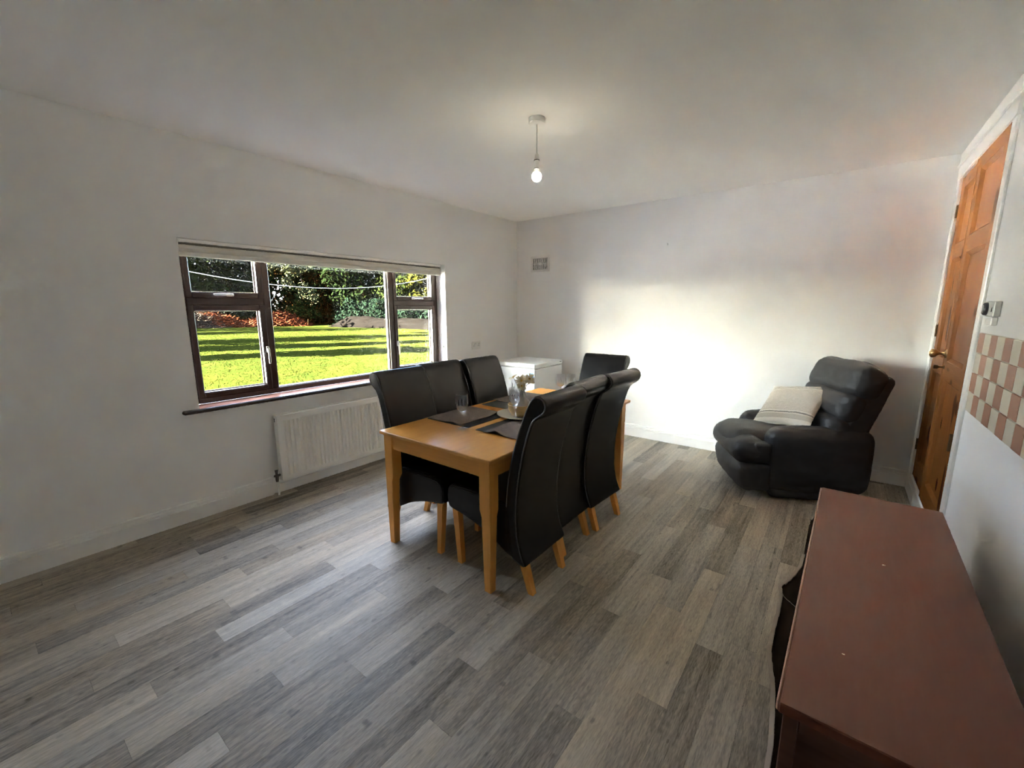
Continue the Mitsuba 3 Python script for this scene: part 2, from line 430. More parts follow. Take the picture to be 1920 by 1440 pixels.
# end joints and tones read off the floor: column -> {joint y: (tone of the plank beyond, tone of the plank before)}
PITCH_X = 0.1124
JOINT = {3: (-3.68, .62, .3), 4: (-3.95, .25, .65), 5: (-3.48, .2, .58), 6: (-4.07, .8, .4), 7: (-3.63, .65, .25), 8: (-3.86, .48, .75), 9: (-4.42, .78, .48), 10: (-4.02, .7, .2),
         12: (-4.126, .95, .2), 13: (-4.39, .18, .9), 14: (-3.925, .38, .7), 15: (-4.51, .88, .2), 16: (-4.07, .68, .18), 17: (-4.30, .28, .92), 18: (-3.847, .72, .38),
         19: (-3.453, .55, .2), 21: (-3.547, .92, .15), 22: (-3.81, .2, .9), 23: (-3.335, .15, .6), 24: (-2.89, .7, .2), 25: (-3.477, .6, .05), 26: (-2.685, .5, .85),
         27: (-3.244, .92, .33), 28: (-2.845, .55, .22), 30: (-2.91, .7, .28)}
PL = 1.0155
prng = np.random.default_rng(11)
for k in range(0, 37):
    x0, x1 = max(0.0, PITCH_X * k - .011), min(W, PITCH_X * (k + 1) - .011)
    j0, up, dn = JOINT.get(k, (-3.0 - prng.random() * PL, None, None))
    ys = [j0 + PL * i for i in range(-5, 8)]
    for i in range(len(ys) - 1):
        a, b = max(ys[i], YF), min(ys[i + 1], 0.0)
        tone = float(np.clip(prng.normal(.48, .25), .05, .95)); seed = int(prng.integers(1, 900))
        if up is not None and i == 5: tone = up
        if dn is not None and i == 4: tone = dn
        if b - a < .02: continue
        g = sg.box(x0 + .0004, a + .0004, x1 - .0004, b - .0004).intersection(sheet)
        for q in getattr(g, 'geoms', [g]):
            if q.is_empty or q.geom_type != 'Polygon' or q.area < 4e-4: continue
            m = prism(q, -.003, 0.0)
            uv = np.stack([tone + 1e-4 * (m.vertices[:, 0] - x0), seed / 1000 + 1e-5 * (m.vertices[:, 1] - a)], 1)
            add('plank', m, 'vinyl_plank', 'floor', uv=uv)
e = np.array([p for p in edge[5:21]])
ez = np.interp(np.arange(len(e)), [0, 2, 4, 6, 8, 12, 13, 15], [.002, .003, .010, .020, .016, .012, .018, .003])
tt = np.linspace(0, len(e) - 1, 120)
path = np.stack([np.interp(tt, np.arange(len(e)), e[:, 0]) + .004, np.interp(tt, np.arange(len(e)), e[:, 1]), np.interp(tt, np.arange(len(e)), ez) * (0.6 + 0.4 * np.sin(tt * 9))], 1)
lip_v = np.vstack([path - [.014, 0, 0] + [0, 0, 0], path + [.001, 0, .001], path + [.003, 0, -.002]])
lip_v[:120, 2] = .0006
nn = 120
lf = []
for a in range(nn - 1):
    for s in (0, nn):
        lf += [[s + a, s + a + 1, s + nn + a + 1], [s + a, s + nn + a + 1, s + nn + a]]
plab(add('torn_edge', trimesh.Trimesh(lip_v, lf, process=False), 'torn_edge', 'floor', smooth=40), 'curled torn edge of the vinyl floor')

add('thread', tube([(3.400, -2.232, .012), (3.425, -2.262, .007), (3.452, -2.282, .003), (3.490, -2.318, .001)], .0011, 5), 'torn_edge', 'floor', smooth=50)
# baseboards
def base_profile(h=.142, t=.021):
    return [(0, 0), (t, 0), (t, h - .046), (t - .009, h - .042), (t - .009, h - .034), (t - .002, h - .030), (t - .003, h - .022), (t - .010, h - .018), (t - .010, h - .012), (t - .006, h - .008), (t - .010, h), (0, h)]
add('baseboard_left', cat(sweep_y(base_profile(), YF, -3.285), sweep_y(base_profile(.118, .014), -3.235, 0)), 'white_gloss', smooth=30); struct('baseboard_left', 'white moulded skirting board under the window')
bp = [(-y, z) for y, z in base_profile()]
add('baseboard_back', sweep_x(bp, .001, W - .001), 'white_gloss', smooth=30); struct('baseboard_back', 'white moulded skirting board along the back wall')
bp = [(W - x, z) for x, z in base_profile(.138)]
add('baseboard_right', cat(sweep_y(bp, -.46, -.019), sweep_y([(W, 0), (W - .016, 0), (W - .016, .128), (W - .010, .137), (W, .138)], -1.42, -.46)), 'white_gloss', smooth=30)
struct('baseboard_right', 'white skirting board under the pine door')

# ---------------------------------------------------------------- window
struct('window_1', 'dark brown casement window with one fixed and four opening lights')
FX0, FX1 = -.215, -.140          # frame depth
MY = (-3.120, -1.935)            # mullions
TZ = 1.528                       # transoms
for n_, b in (('jamb', (FX0, FX1, WY0, WY0 + .050, WZ0, WZ1)), ('jamb', (FX0, FX1, WY1 - .050, WY1, WZ0, WZ1)),
              ('head', (FX0, FX1, WY0 + .05, WY1 - .05, WZ1 - .055, WZ1)), ('bottom_rail', (FX0, FX1, WY0 + .05, WY1 - .05, WZ0, WZ0 + .045)),
              ('mullion', (FX0, FX1, MY[0] - .028, MY[0] + .028, WZ0 + .045, WZ1 - .055)), ('mullion', (FX0, FX1, MY[1] - .028, MY[1] + .028, WZ0 + .045, WZ1 - .055)),
              ('transom', (FX0, FX1, WY0 + .05, MY[0] - .028, TZ - .028, TZ + .028)), ('transom', (FX0, FX1, MY[1] + .028, WY1 - .05, TZ - .028, TZ + .028))):
    add(n_, box(*b, c=.006), 'mahogany', 'window_1')
def sash(y0, y1, z0, z1, w=.042):
    k = add('sash', cat(box(FX0 + .01, FX1 + .010, y0, y0 + w, z0, z1, .006), box(FX0 + .01, FX1 + .010, y1 - w, y1, z0, z1, .006),
                        box(FX0 + .01, FX1 + .010, y0 + w, y1 - w, z0, z0 + w, .006), box(FX0 + .01, FX1 + .010, y0 + w, y1 - w, z1 - w, z1, .006)), 'mahogany', 'window_1')
    pane(y0 + w, y1 - w, z0 + w, z1 - w, k)
    # pale spacer bar round the sealed unit
    s = .007
    add('spacer', cat(box(-.186, -.178, y0 + w, y0 + w + s, z0 + w, z1 - w), box(-.186, -.178, y1 - w - s, y1 - w, z0 + w, z1 - w),
                      box(-.186, -.178, y0 + w, y1 - w, z0 + w, z0 + w + s), box(-.186, -.178, y0 + w, y1 - w, z1 - w - s, z1 - w)), 'chrome', k)
    return k
def pane(y0, y1, z0, z1, parent):
    x = -.176
    add('pane', trimesh.Trimesh([[x, y0, z0], [x, y1, z0], [x, y1, z1], [x, y0, z1]], [[0, 1, 2], [0, 2, 3]], process=False), 'pane_glass', parent)
def casement_handle(parent, y, z, vertical, flip=1):
    x = FX1 + .010
    b = softbox((.016, .020, .052), .006, n=6); g = softbox((.012, .016, .105), .005, n=6)
    b = xf(b, None, (.008, 0, 0)); g = xf(g, None, (.030, 0, -.062)); nk = box(.012, .034, -.007, .007, -.012, .010, .003)
    m = cat(b, nk, g)
    if not vertical:
        m = xf(m, rotx(math.pi / 2 * flip))
    return plab(add('handle', xf(m, None, (x, y, z)), 'chrome', parent, smooth=35), 'bright metal window handle')
s1 = sash(WY0 + .045, MY[0] - .024, TZ + .024, WZ1 - .05)
s2 = sash(WY0 + .045, MY[0] - .024, WZ0 + .04, TZ - .024)
s3 = sash(MY[1] + .024, WY1 - .045, TZ + .024, WZ1 - .05)
s4 = sash(MY[1] + .024, WY1 - .045, WZ0 + .04, TZ - .024)
casement_handle(s1, -3.385, 1.576, False, -1)
casement_handle(s2, -3.162, 1.155, True)
casement_handle(s3, -1.660, 1.576, False, 1)
casement_handle(s4, -1.892, 1.115, True)
pane(MY[0] + .028, MY[1] - .028, WZ0 + .045, WZ1 - .055, 'window_1')
bd = .012
plab(add('glazing_bead', cat(box(-.19, -.165, MY[0] + .028, MY[0] + .028 + bd * .5, .835, 1.885), box(-.19, -.165, MY[1] - .028 - bd, MY[1] - .028, .835, 1.885),
                        box(-.19, -.165, MY[0] + .028, MY[1] - .028, .835, .835 + bd * .5)), 'white_gloss', 'window_1'), 'pale glazing bead')
# inner sill board with a dark nosing
plab(add('sill', cat(box(-.145, .022, WY0 + .001, WY1 - .001, WZ0 - .012, WZ0, .002)), 'sill_top', 'window_1'), 'glossy brown window board')
plab(add('sill_nosing', box(.0, .045, WY0 - .10, WY1 + .10, WZ0 - .028, WZ0 - .001, .008), 'sill_edge', 'window_1'), 'dark rounded nosing of the window board')
add('reveal', cat(box(-.14, -.0005, WY1 - .003, WY1 + .0005, WZ0, WZ1), box(-.14, -.0005, WY0 - .0005, WY0 + .003, WZ0, WZ1), box(-.14, -.0005, WY0, WY1, WZ1 - .003, WZ1 + .0005)), 'white_gloss', 'window_1')

# rolled blind at the head of the window
bl = thing('window_blind', 'cream rolled-up window blind along the top of the window', 'blind')
by0, by1 = WY0 + .012, WY1 - .048
add('headrail', box(-.070, -.012, by0, by1, 1.912, 1.936, .004), 'white_gloss', bl)
add('gap_strip', box(-.066, -.030, by0, by1, 1.898, 1.912), 'blind_dark', bl)
a = np.linspace(-.9 * math.pi, .9 * math.pi, 26)
add('roll', sweep_y([(-.040 + .024 * math.cos(t), 1.876 + .024 * math.sin(t)) for t in a], by0 + .004, by1 - .004), 'blind_fabric', bl, smooth=40)
add('bottom_bar', sweep_y([(-.046, 1.822), (-.024, 1.822), (-.019, 1.828), (-.019, 1.849), (-.026, 1.855), (-.046, 1.855)], by0, by1), 'blind_fabric', bl, smooth=30)
ch = [(-.045, by1 + .018, z) for z in np.linspace(1.90, 1.06, 30)] + [(-.045 + .012 * (1 - math.cos(t)), by1 + .018, 1.06 - .012 * math.sin(t)) for t in np.linspace(.3, math.pi - .3, 8)] + [(-.021, by1 + .018, z) for z in np.linspace(1.06, 1.90, 30)]
add('chain', tube(ch, .0022, 6), 'white_plastic', bl, smooth=40)
add('chain_clip', xf(lathe([(0, -.018), (.010, -.014), (.013, 0), (.010, .014), (0, .018)], 14), None, (-.033, by1 + .020, 1.048)), 'white_plastic', bl, smooth=40)
add('bracket', box(-.070, -.010, by1, by1 + .006, 1.845, 1.936, .002), 'white_plastic', bl)
add('bracket', box(-.070, -.010, by0 - .006, by0, 1.845, 1.936, .002), 'white_plastic', bl)

# ---------------------------------------------------------------- door (two narrow leaves) and its surround
DX = W - .004
def door_leaf(key, y0, y1, x, st_lo, st_hi):
    """Stiles, rails and three recessed panels; x is the face on the room side."""
    struct(key)
    t = .040
    z0, z1 = DZ0 + .004, DZ1 - .004
    rails = [(z0, z0 + .135), (1.010, 1.130), (1.812, 1.915), (z1 - .085, z1)]
    add('stile', box(x, x + t, y0, y0 + st_lo, z0, z1, .002), 'pine', key)
    add('stile', box(x, x + t, y1 - st_hi, y1, z0, z1, .002), 'pine', key)
    a, b = y0 + st_lo, y1 - st_hi
    for lo, hi in rails:
        add('rail', box(x, x + t, a, b, lo, hi, .002), 'pine_rail', key)
    for (l0, h0), (l1, h1) in zip(rails[:-1], rails[1:]):
        # moulding: sloped faces from the frame down to the panel
        q, dpt = .020, .018
        v = []
        for (yy, zz) in ((a, h0), (b, h0), (b, l1), (a, l1)):
            v.append([x + .002, yy, zz])
        for (yy, zz) in ((a + q, h0 + q), (b - q, h0 + q), (b - q, l1 - q), (a + q, l1 - q)):
            v.append([x + dpt, yy, zz])
        f = []
        for i in range(4):
            j = (i + 1) % 4
            f += [[i, 4 + j, j], [i, 4 + i, 4 + j]]
        p = add('panel', box(x + dpt, x + t - .004, a + .001, b - .001, h0 + .001, l1 - .001), 'pine', key)
        add('moulding', trimesh.Trimesh(v, f, process=False), 'pine', p)
ymid = -0.655
door_leaf('door_1', ymid + .002, DY1 - .004, DX + .006, .085, .105)
labels['door_1']['label'] = 'narrow pine door leaf next to the corner, with three panels'
door_leaf('door_2', DY0 + .004, ymid - .002, DX - .008, .085, .100)
labels['door_2']['label'] = 'pine door leaf with brass knob, nearer the tiles'
add('meeting_bead', box(DX - .012, DX + .03, ymid - .014, ymid + .010, DZ0 + .01, DZ1 - .01, .003), 'pine', 'door_2')
# knob with its rose on the leaf with the keyhole
kx, ky, kz = DX - .008, -.715, 1.175
kn = lathe([(0, 0), (.028, 0), (.028, .004), (.018, .008), (.010, .014), (.009, .034), (.014, .042), (.026, .052), (.030, .064), (.026, .076), (.012, .083), (0, .084)], 24)
kk = add('knob', xf(kn, roty(-math.pi / 2), (kx, ky, kz)), 'brass', 'door_2', smooth=70); plab(kk, 'round brass knob')
add('escutcheon', xf(lathe([(0, 0), (.014, 0), (.014, .003), (0, .004)], 16), roty(-math.pi / 2), (kx, ky, 1.085)), 'aged_brass', 'door_2', smooth=30)
plab(add('key', cat(box(kx - .030, kx, ky - .002, ky + .002, 1.080, 1.090, .001), box(kx - .052, kx - .028, ky - .002, ky + .002, 1.073, 1.097, .001)), 'aged_brass', 'door_2'), 'small key in the lock')
for zc in (2.16, 1.30, .40):
    add('hinge', cat(box(DX - .004, DX + .008, DY1 - .010, DY1 + .002, zc - .045, zc + .045, .002), xf(trimesh.creation.cylinder(.005, .09, sections=10), None, (DX - .001, DY1 - .004, zc))), 'aged_brass', 'door_1', smooth=30)
for zc in (.72,):
    add('hinge', cat(box(DX - .024, DX - .010, DY0 + .000, DY0 + .014, zc - .05, zc + .05, .002)), 'aged_brass', 'door_2', smooth=30)
struct('trim_1', 'white painted door surround')
AX = W - .014
add('head_board', box(AX - .004, W + .001, DY0 - .085, -.004, DZ1 + .0, H - .002, .004), 'white_gloss', 'trim_1')
add('head_moulding', box(AX - .016, W, DY0 - .085, -.004, DZ1 + .085, DZ1 + .105, .006), 'white_gloss', 'trim_1')
add('architrave', box(AX, W + .001, DY0 - .075, DY0, 0.0, DZ1, .004), 'white_gloss', 'trim_1')
add('architrave', box(AX, W + .001, DY1, -.004, DZ0 + .0, DZ1, .004), 'white_gloss', 'trim_1')
add('jamb_lining', cat(box(AX + .004, W + .10, DY1 - .003, DY1 + .012, DZ0, DZ1), box(AX + .004, W + .10, DY0 - .012, DY0 + .003, DZ0, DZ1), box(AX + .004, W + .10, DY0, DY1, DZ1 - .003, DZ1 + .012)), 'white_gloss', 'trim_1')

# wall tiles: four rows of small tiles in brown and cream
PT, TZ0, TY0 = .1135, .938, -1.452
TH = .1025
add('grout_bed', box(W - .004, W, TY0 - PT * 19.1, TY0 - .002, TZ0, TZ0 + TH * 4), 'grout', 'wall_right')
trng = np.random.default_rng(5)
tile_meshes = {}
for r in range(4):
    for c_ in range(20):
        ya = TY0 - PT * c_ + (PT * .5 if r % 2 == 1 else 0) * 0
        yb = ya - PT
        z0 = TZ0 + TH * r
        brown = (c_ + r) % 2 == 1
        d = trng.normal(0, .0012, 4)
        m = box(W - .0105 + d[0] * .3, W - .002, yb + .0016 + d[1], ya - .0016 + d[2], z0 + .0022, z0 + TH - .0022 + d[3] * .4, .0015)
        add('tile', m, 'tile_brown' if brown else 'tile_cream', 'wall_right')
# thermostat and its lower box, beside the door
th = thing('thermostat', 'light grey wall thermostat with a dark dial between door and tiles', 'thermostat')
add('plate', box(W - .026, W, -1.712, -1.618, 1.432, 1.505, .004), 'grey_plastic', th)
plab(add('dial', xf(lathe([(0, 0), (.030, 0), (.030, .010), (.026, .014), (0, .014)], 24), roty(-math.pi / 2), (W - .026, -1.575 - .02, 1.468)), 'black_plastic', th, smooth=30), 'black dial')
add('dial_cap', xf(lathe([(0, 0), (.020, 0), (.019, .006), (0, .008)], 24), roty(-math.pi / 2), (W - .040, -1.595, 1.468)), 'white_plastic', th, smooth=30)
add('side_housing', box(W - .026, W, -1.618, -1.560, 1.432, 1.505, .004), 'grey_plastic', th)
add('indicator', box(W - .0275, W - .025, -1.690, -1.678, 1.455, 1.475), 'black_plastic', th)
jb = thing('wall_socket_box', 'small white plastic box on the wall under the thermostat', 'switch')
add('body', box(W - .024, W, -1.690, -1.580, 1.390, 1.431, .004), 'white_plastic', jb)
add('button', cat(*[box(W - .0255, W - .022, -1.615 + .010 * i, -1.611 + .010 * i, 1.408, 1.416) for i in range(2)]), 'grey_plastic', jb)

# wall vent, socket, hook
vt = thing('air_vent', 'square white slatted air vent high on the back wall', 'vent')
vx0, vx1, vz0, vz1 = .228, .512, 1.928, 2.124
add('frame', cat(box(vx0, vx1, -.010, 0, vz0, vz0 + .028, .003), box(vx0, vx1, -.010, 0, vz1 - .028, vz1, .003), box(vx0, vx0 + .030, -.010, 0, vz0 + .026, vz1 - .026, .003), box(vx1 - .030, vx1, -.010, 0, vz0 + .026, vz1 - .026, .003),
                 box(vx0 + .028, vx1 - .028, -.008, 0, 2.022, 2.031), box(.350, .390, -.0085, 0, 2.010, 2.042, .002)), 'white_plastic', vt)
add('opening', box(vx0 + .02, vx1 - .02, -.0015, .0, vz0 + .02, vz1 - .02), 'dark_slot', vt)
for i in range(11):
    xs = vx0 + .030 + (vx1 - vx0 - .06) * i / 10
    add('slat', box(xs - .0055, xs + .0055, -.007, -.001, vz0 + .024, vz1 - .024), 'white_plastic', vt)
so = thing('wall_socket', 'white double wall socket between the window and the corner', 'socket')
sy0, sy1, sz0, sz1 = -.912, -.757, .985, 1.074
add('plate', box(0, .010, sy0, sy1, sz0, sz1, .003), 'white_plastic', so)
for s in (0, 1):
    yb = sy0 + .042 + .072 * s
    add('pin_holes', cat(box(.0095, .0104, yb - .003, yb + .003, 1.040, 1.052), box(.0095, .0104, yb - .014, yb - .008, 1.022, 1.030), box(.0095, .0104, yb + .008, yb + .014, 1.022, 1.030)), 'dark_slot', so)
    add('rocker', box(.009, .0125, yb + .014, yb + .024, 1.042, 1.060, .001), 'grey_plastic', so)
hk = thing('wall_hook', 'tiny picture hook alone on the bare back wall', 'hook')
add('nail', xf(trimesh.creation.cylinder(.002, .03, sections=8), rotx(math.pi / 2 - .3), (1.972, -.012, 2.128)), 'dark_metal', hk, smooth=30)
add('plate', box(1.962, 1.974, -.003, 0, 2.112, 2.136, .001), 'white_plastic', hk)

# ---------------------------------------------------------------- radiator
ra = thing('radiator', 'white ribbed panel radiator on the wall under the window', 'radiator')
ry0, ry1, rz0, rz1 = -3.238, -1.84, .122, .645
xb, xf_ = .038, .098
# pressed front sheet: flat borders and vertical flutes
ys = [ry0, ry0 + .028]; xs = [xf_, xf_]
pitch, yy = .0338, ry0 + .034
flutes = []
while yy + pitch < ry1 - .030:
    flutes.append(yy); yy += pitch
prof = [(ry0, 0.0), (ry0 + .030, 0.0)]
for y in flutes:
    prof += [(y + .004, 0.0), (y + .009, -.014), (y + .020, -.014), (y + .027, 0.0)]
prof += [(ry1 - .02, 0.0), (ry1, 0.0)]
prof = np.array(prof)
rows = [(rz0, 0), (rz0 + .030, 0), (rz0 + .040, .75), (rz0 + .050, 1), (rz1 - .060, 1), (rz1 - .048, .75), (rz1 - .038, 0), (rz1, 0)]
V = np.array([[xf_ + d * s, y, z] for z, s in rows for y, d in prof]); npf = len(prof)
F = []
for i in range(len(rows) - 1):
    for j in range(npf - 1):
        a = i * npf + j
        F += [[a, a + 1, a + npf + 1], [a, a + npf + 1, a + npf]]
add('front_panel', trimesh.Trimesh(V, F, process=False), 'radiator_paint', ra, smooth=35)
add('back_panel', box(xb, xb + .008, ry0 + .02, ry1 - .02, rz0 + .01, rz1 - .01), 'radiator_paint', ra)
add('top_grille', cat(box(xf_ - .010, xf_ + .001, ry0, ry1, rz1 - .004, rz1 + .010, .003), box(xb, xb + .008, ry0, ry1, rz1 - .004, rz1 + .010, .003),
                      *[box(xb + .004, xf_ - .004, y, y + .004, rz1 - .004, rz1 + .006) for y in np.arange(ry0 + .03, ry1 - .02, .03)]), 'radiator_paint', ra)
add('end_panel', cat(box(xb, xf_, ry0 - .003, ry0 + .006, rz0, rz1 + .010, .002)), 'radiator_paint', ra)
add('end_panel', cat(box(xb, xf_, ry1 - .006, ry1 + .003, rz0, rz1 + .010, .002)), 'radiator_paint', ra)
add('bleed_slot', box(xb + .014, xb + .024, ry0 - .0042, ry0 - .002, rz1 - .045, rz1 - .015), 'dark_slot', ra)
for y in (ry0 + .2, ry1 - .2):
    add('bracket', box(0.0, xb + .002, y, y + .03, rz0 + .10, rz1 - .06), 'radiator_paint', ra)
v_ = cat(xf(trimesh.creation.cylinder(.009, .06, sections=14), rotx(math.pi / 2), (.062, ry0 - .020, .165)), xf(lathe([(0, -.045), (.010, -.045), (.013, -.02), (.013, .01), (.009, .016), (.009, .030), (.012, .034), (.012, .050), (0, .054)], 14), None, (.062, -3.268, .160)))
plab(add('valve', v_, 'dark_metal', ra, smooth=35), 'small metal radiator valve')
add('pipe', tube([(.062, -3.268, .118), (.062, -3.266, .06), (.058, -3.262, .0)], .0075, 10), 'radiator_paint', ra, smooth=40)

# ---------------------------------------------------------------- dining table
tb = thing('dining_table', 'light oak dining table with square tapered legs', 'table')
tx0, tx1, ty0, ty1, tz = 1.326, 2.213, -3.171, -1.412, .742
add('tabletop', box(tx0, tx1, ty0, ty1, tz - .022, tz, .004), 'oak_y', tb)
lx0, lx1, ly0, ly1 = tx0 + .016, tx1 - .016, ty0 + .018, ty1 - .06
def table_leg(cx, cy, sx, sy):
    """Square leg: straight to a shoulder, then tapered on the two inner faces."""
    w0, w1, ws = .072, .044, .066
    x0, y0 = cx, cy
    rows = [(0, w1), (.42, .060), (.455, w0), (tz - .022, w0)]
    pts = []
    parts = []
    for (za, wa), (zb, wb) in zip(rows[:-1], rows[1:]):
        c = .0035
        P = []
        for z, w in ((za, wa), (zb, wb)):
            for (dx, dy) in ((c, 0), (w - c, 0), (w, c), (w, w - c), (w - c, w), (c, w), (0, w - c), (0, c)):
                P.append([x0 + sx * (dx + (.004 if z == 0 else 0)), y0 + sy * (dy + (.004 if z == 0 else 0)), z])
        parts.append(hull(P))
    return cat(*parts)
for (cx, cy, sx, sy) in ((lx0, ly0, 1, 1), (lx1, ly0, -1, 1), (lx0, ly1, 1, -1), (lx1, ly1, -1, -1)):
    add('leg', table_leg(cx, cy, sx, sy), 'oak_z', tb)
ins = .012
add('apron', box(lx0 + .072, lx1 - .072, ly0 + ins, ly0 + ins + .022, tz - .112, tz - .022, .002), 'oak_x', tb)
add('apron', box(lx0 + .072, lx1 - .072, ly1 - ins - .022, ly1 - ins, tz - .112, tz - .022, .002), 'oak_x', tb)
add('apron', box(lx0 + ins, lx0 + ins + .022, ly0 + .072, ly1 - .072, tz - .112, tz - .022, .002), 'oak_apron_y', tb)
add('apron', box(lx1 - ins - .022, lx1 - ins, ly0 + .072, ly1 - .072, tz - .112, tz - .022, .002), 'oak_apron_y', tb)

# ---------------------------------------------------------------- dining chairs (built as the nearest one of the right row, facing -x)
HWc = .201
def smooth_poly(pts, n=3):
    P = np.array(pts, float)
    for _ in range(n):
        Q = np.roll(P, -1, 0)
        P = np.stack([.75 * P + .25 * Q, .25 * P + .75 * Q], 1).reshape(-1, 2)
    return sg.Polygon(P).buffer(0)
back_poly = smooth_poly([(2.235, .215), (2.222, .40), (2.228, .52), (2.245, .66), (2.280, .80), (2.320, .92), (2.352, 1.00), (2.378, 1.055), (2.415, 1.078), (2.452, 1.066), (2.470, 1.030), (2.458, .992), (2.425, .970), (2.392, .945),
                         (2.362, .86), (2.330, .74), (2.305, .60), (2.292, .45), (2.298, .32), (2.325, .22), (2.352, .172), (2.342, .162), (2.28, .178)])
seat_poly = smooth_poly([(1.800, .345), (1.790, .40), (1.794, .455), (1.822, .488), (1.90, .497), (2.05, .494), (2.20, .486), (2.255, .480), (2.262, .35), (2.285, .215), (2.270, .185), (2.22, .205), (2.12, .262), (2.0, .305), (1.88, .330), (1.83, .335)])
dc = thing('dining_chair', 'black leather scroll-back dining chair, nearest of the three on the right of the table', 'chair', 'black leather dining chairs around the table')
add('seat', round_slab(seat_poly, HWc + .004, .022), 'black_leather', dc, smooth=38)
add('backrest', round_slab(back_poly, HWc, .014), 'black_leather', dc, smooth=38)
# piping round both side outlines of the back
for s in (-1, 1):
    ring = np.array(back_poly.buffer(-.006).exterior.coords)
    ring = ring[::2]
    ring = np.vstack([ring, ring[:1]]) if np.linalg.norm(ring[0] - ring[-1]) > 1e-6 else ring
    add('piping', tube(np.stack([ring[:, 0], np.full(len(ring), s * (HWc - .0035)), ring[:, 1]], 1), .0042, 6), 'black_piping', dc, smooth=50)
def chair_leg(xt, xb_, yc, zt, wt=.044, wb=.034):
    P = []
    for x, z, w in ((xt, zt, wt), (xb_, 0, wb)):
        for dx in (-w / 2, w / 2):
            for dy in (-w / 2, w / 2):
                P += [[x + dx * .9, yc + dy, z], [x + dx, yc + dy * .9, z]]
    return hull(P)
for s in (-1, 1):
    add('leg', chair_leg(1.842, 1.868, s * .168, .36), 'oak_z', dc)
    add('leg', chair_leg(2.292, 2.362, s * .150, .22), 'oak_z', dc)
ROWR = (-2.862, -2.456, -2.050)
ROWL = (-2.868, -2.448, -2.040)
names = ['second of the three on the right of the table', 'third and farthest of the three on the right of the table']
def move(root, tw):
    for k in [k for k in scene if k.startswith(root + '__')]:
        scene[k]['to_world'] = tw
move(dc, T().translate([0, ROWR[0], 0]))
for i in (1, 2):
    dup(dc, 'black scroll-back leather chair, ' + names[i - 1], T().translate([2.1 + (0, -.055, -.018)[i], ROWR[i], 0]).rotate([0, 0, 1], (0, 0, -4)[i]).translate([-2.1, 0, 0]))
for i, nm in enumerate(('nearest of the three on the window side of the table', 'middle one of the three on the window side of the table', 'third on the window side of the table, nearest the white freezer')):
    dup(dc, 'black leather chair, ' + nm, T().translate([3.565 + (0, -.06, -.01)[i], ROWL[i], 0]).rotate([0, 0, 1], 180))
dup(dc, 'black leather dining chair at the far head of the table, by the back wall', T().translate([1.885, -3.615, 0]).rotate([0, 0, 1], 90))

# ---------------------------------------------------------------- table setting
def cloth(x0, x1, y0, y1, z, fn, t=.0022, nx=36, ny=44, rot=0.0):
    gx, gy = np.linspace(x0, x1, nx), np.linspace(y0, y1, ny)
    X, Y = np.meshgrid(gx, gy, indexing='ij')
    U, Vv = (X - x0) / (x1 - x0), (Y - y0) / (y1 - y0)
    Z = z + fn(U, Vv)
    cx, cy = (x0 + x1) / 2, (y0 + y1) / 2
    c, s = math.cos(rot), math.sin(rot)
    Xr, Yr = cx + c * (X - cx) - s * (Y - cy), cy + s * (X - cx) + c * (Y - cy)
    top = np.stack([Xr, Yr, Z + t], -1).reshape(-1, 3); bot = np.stack([Xr, Yr, Z], -1).reshape(-1, 3)
    i, j = np.meshgrid(np.arange(nx - 1), np.arange(ny - 1), indexing='ij')
    a = (i * ny + j).ravel(); b, c2, d = a + ny, a + ny + 1, a + 1
    f1 = np.vstack([np.stack([a, b, c2], 1), np.stack([a, c2, d], 1)]); n0 = nx * ny
    f2 = f1[:, ::-1] + n0
    ring = [i * ny for i in range(nx)] + [(nx - 1) * ny + j for j in range(1, ny)] + [i * ny + ny - 1 for i in range(nx - 2, -1, -1)] + [j for j in range(ny - 2, 0, -1)]
    side = []
    for p, q in zip(ring, ring[1:] + ring[:1]):
        side += [[p, p + n0, q + n0], [p, q + n0, q]]
    return trimesh.Trimesh(np.vstack([top, bot]), np.vstack([f1, f2, side]), process=False)
def tag(key, label, catg, group=None):
    labels[key] = {'label': label, 'category': catg}
    if group: labels[key]['group'] = group
    return key
ZM = tz + .0003
g_b, g_w = 'black under-mats on the table', 'woven placemats on the table'
tag(add('black_placemat', box(1.352, 1.728, -2.806, -2.372, ZM, ZM + .0030, .001), 'black_mat'), 'glossy black mat under the woven placemat at the near window side', 'placemat', g_b)
tag(add('black_placemat', box(1.792, 2.190, -2.812, -2.392, ZM, ZM + .0030, .001), 'black_mat'), 'glossy black mat under the woven placemat at the near right side', 'placemat', g_b)
tag(add('black_placemat', box(1.365, 1.735, -2.270, -1.850, ZM, ZM + .0030, .001), 'black_mat'), 'glossy black mat under the farther woven placemat on the window side', 'placemat', g_b)
w1 = lambda u, v: .010 * np.exp(-((u - .78) / .16) ** 2) * np.exp(-(v / .10) ** 2) + .010 * np.exp(-((u - .98) / .07) ** 2) * np.exp(-((v - .86) / .10) ** 2) + .0015 * np.sin(v * 9) ** 2
w2 = lambda u, v: .022 * np.exp(-((u - .28) / .13) ** 2) * np.exp(-(v / .12) ** 2) + .001 * np.sin(v * 7 + 1) ** 2
w3 = lambda u, v: .006 * np.exp(-(u / .15) ** 2) * np.exp(-(v / .15) ** 2) + .001 * np.sin(v * 7 + 1) ** 2
ZW = ZM + .0034
tag(add('woven_placemat', cloth(1.340, 1.655, -2.800, -2.378, ZW, w1, rot=-.02), 'woven_mat', smooth=40), 'dark woven placemat on the near window side of the table', 'placemat', g_w)
tag(add('woven_placemat', cloth(1.862, 2.196, -2.822, -2.400, ZW, w2, rot=.02), 'woven_mat', smooth=40), 'dark woven placemat with a lifted corner on the near right side of the table', 'placemat', g_w)
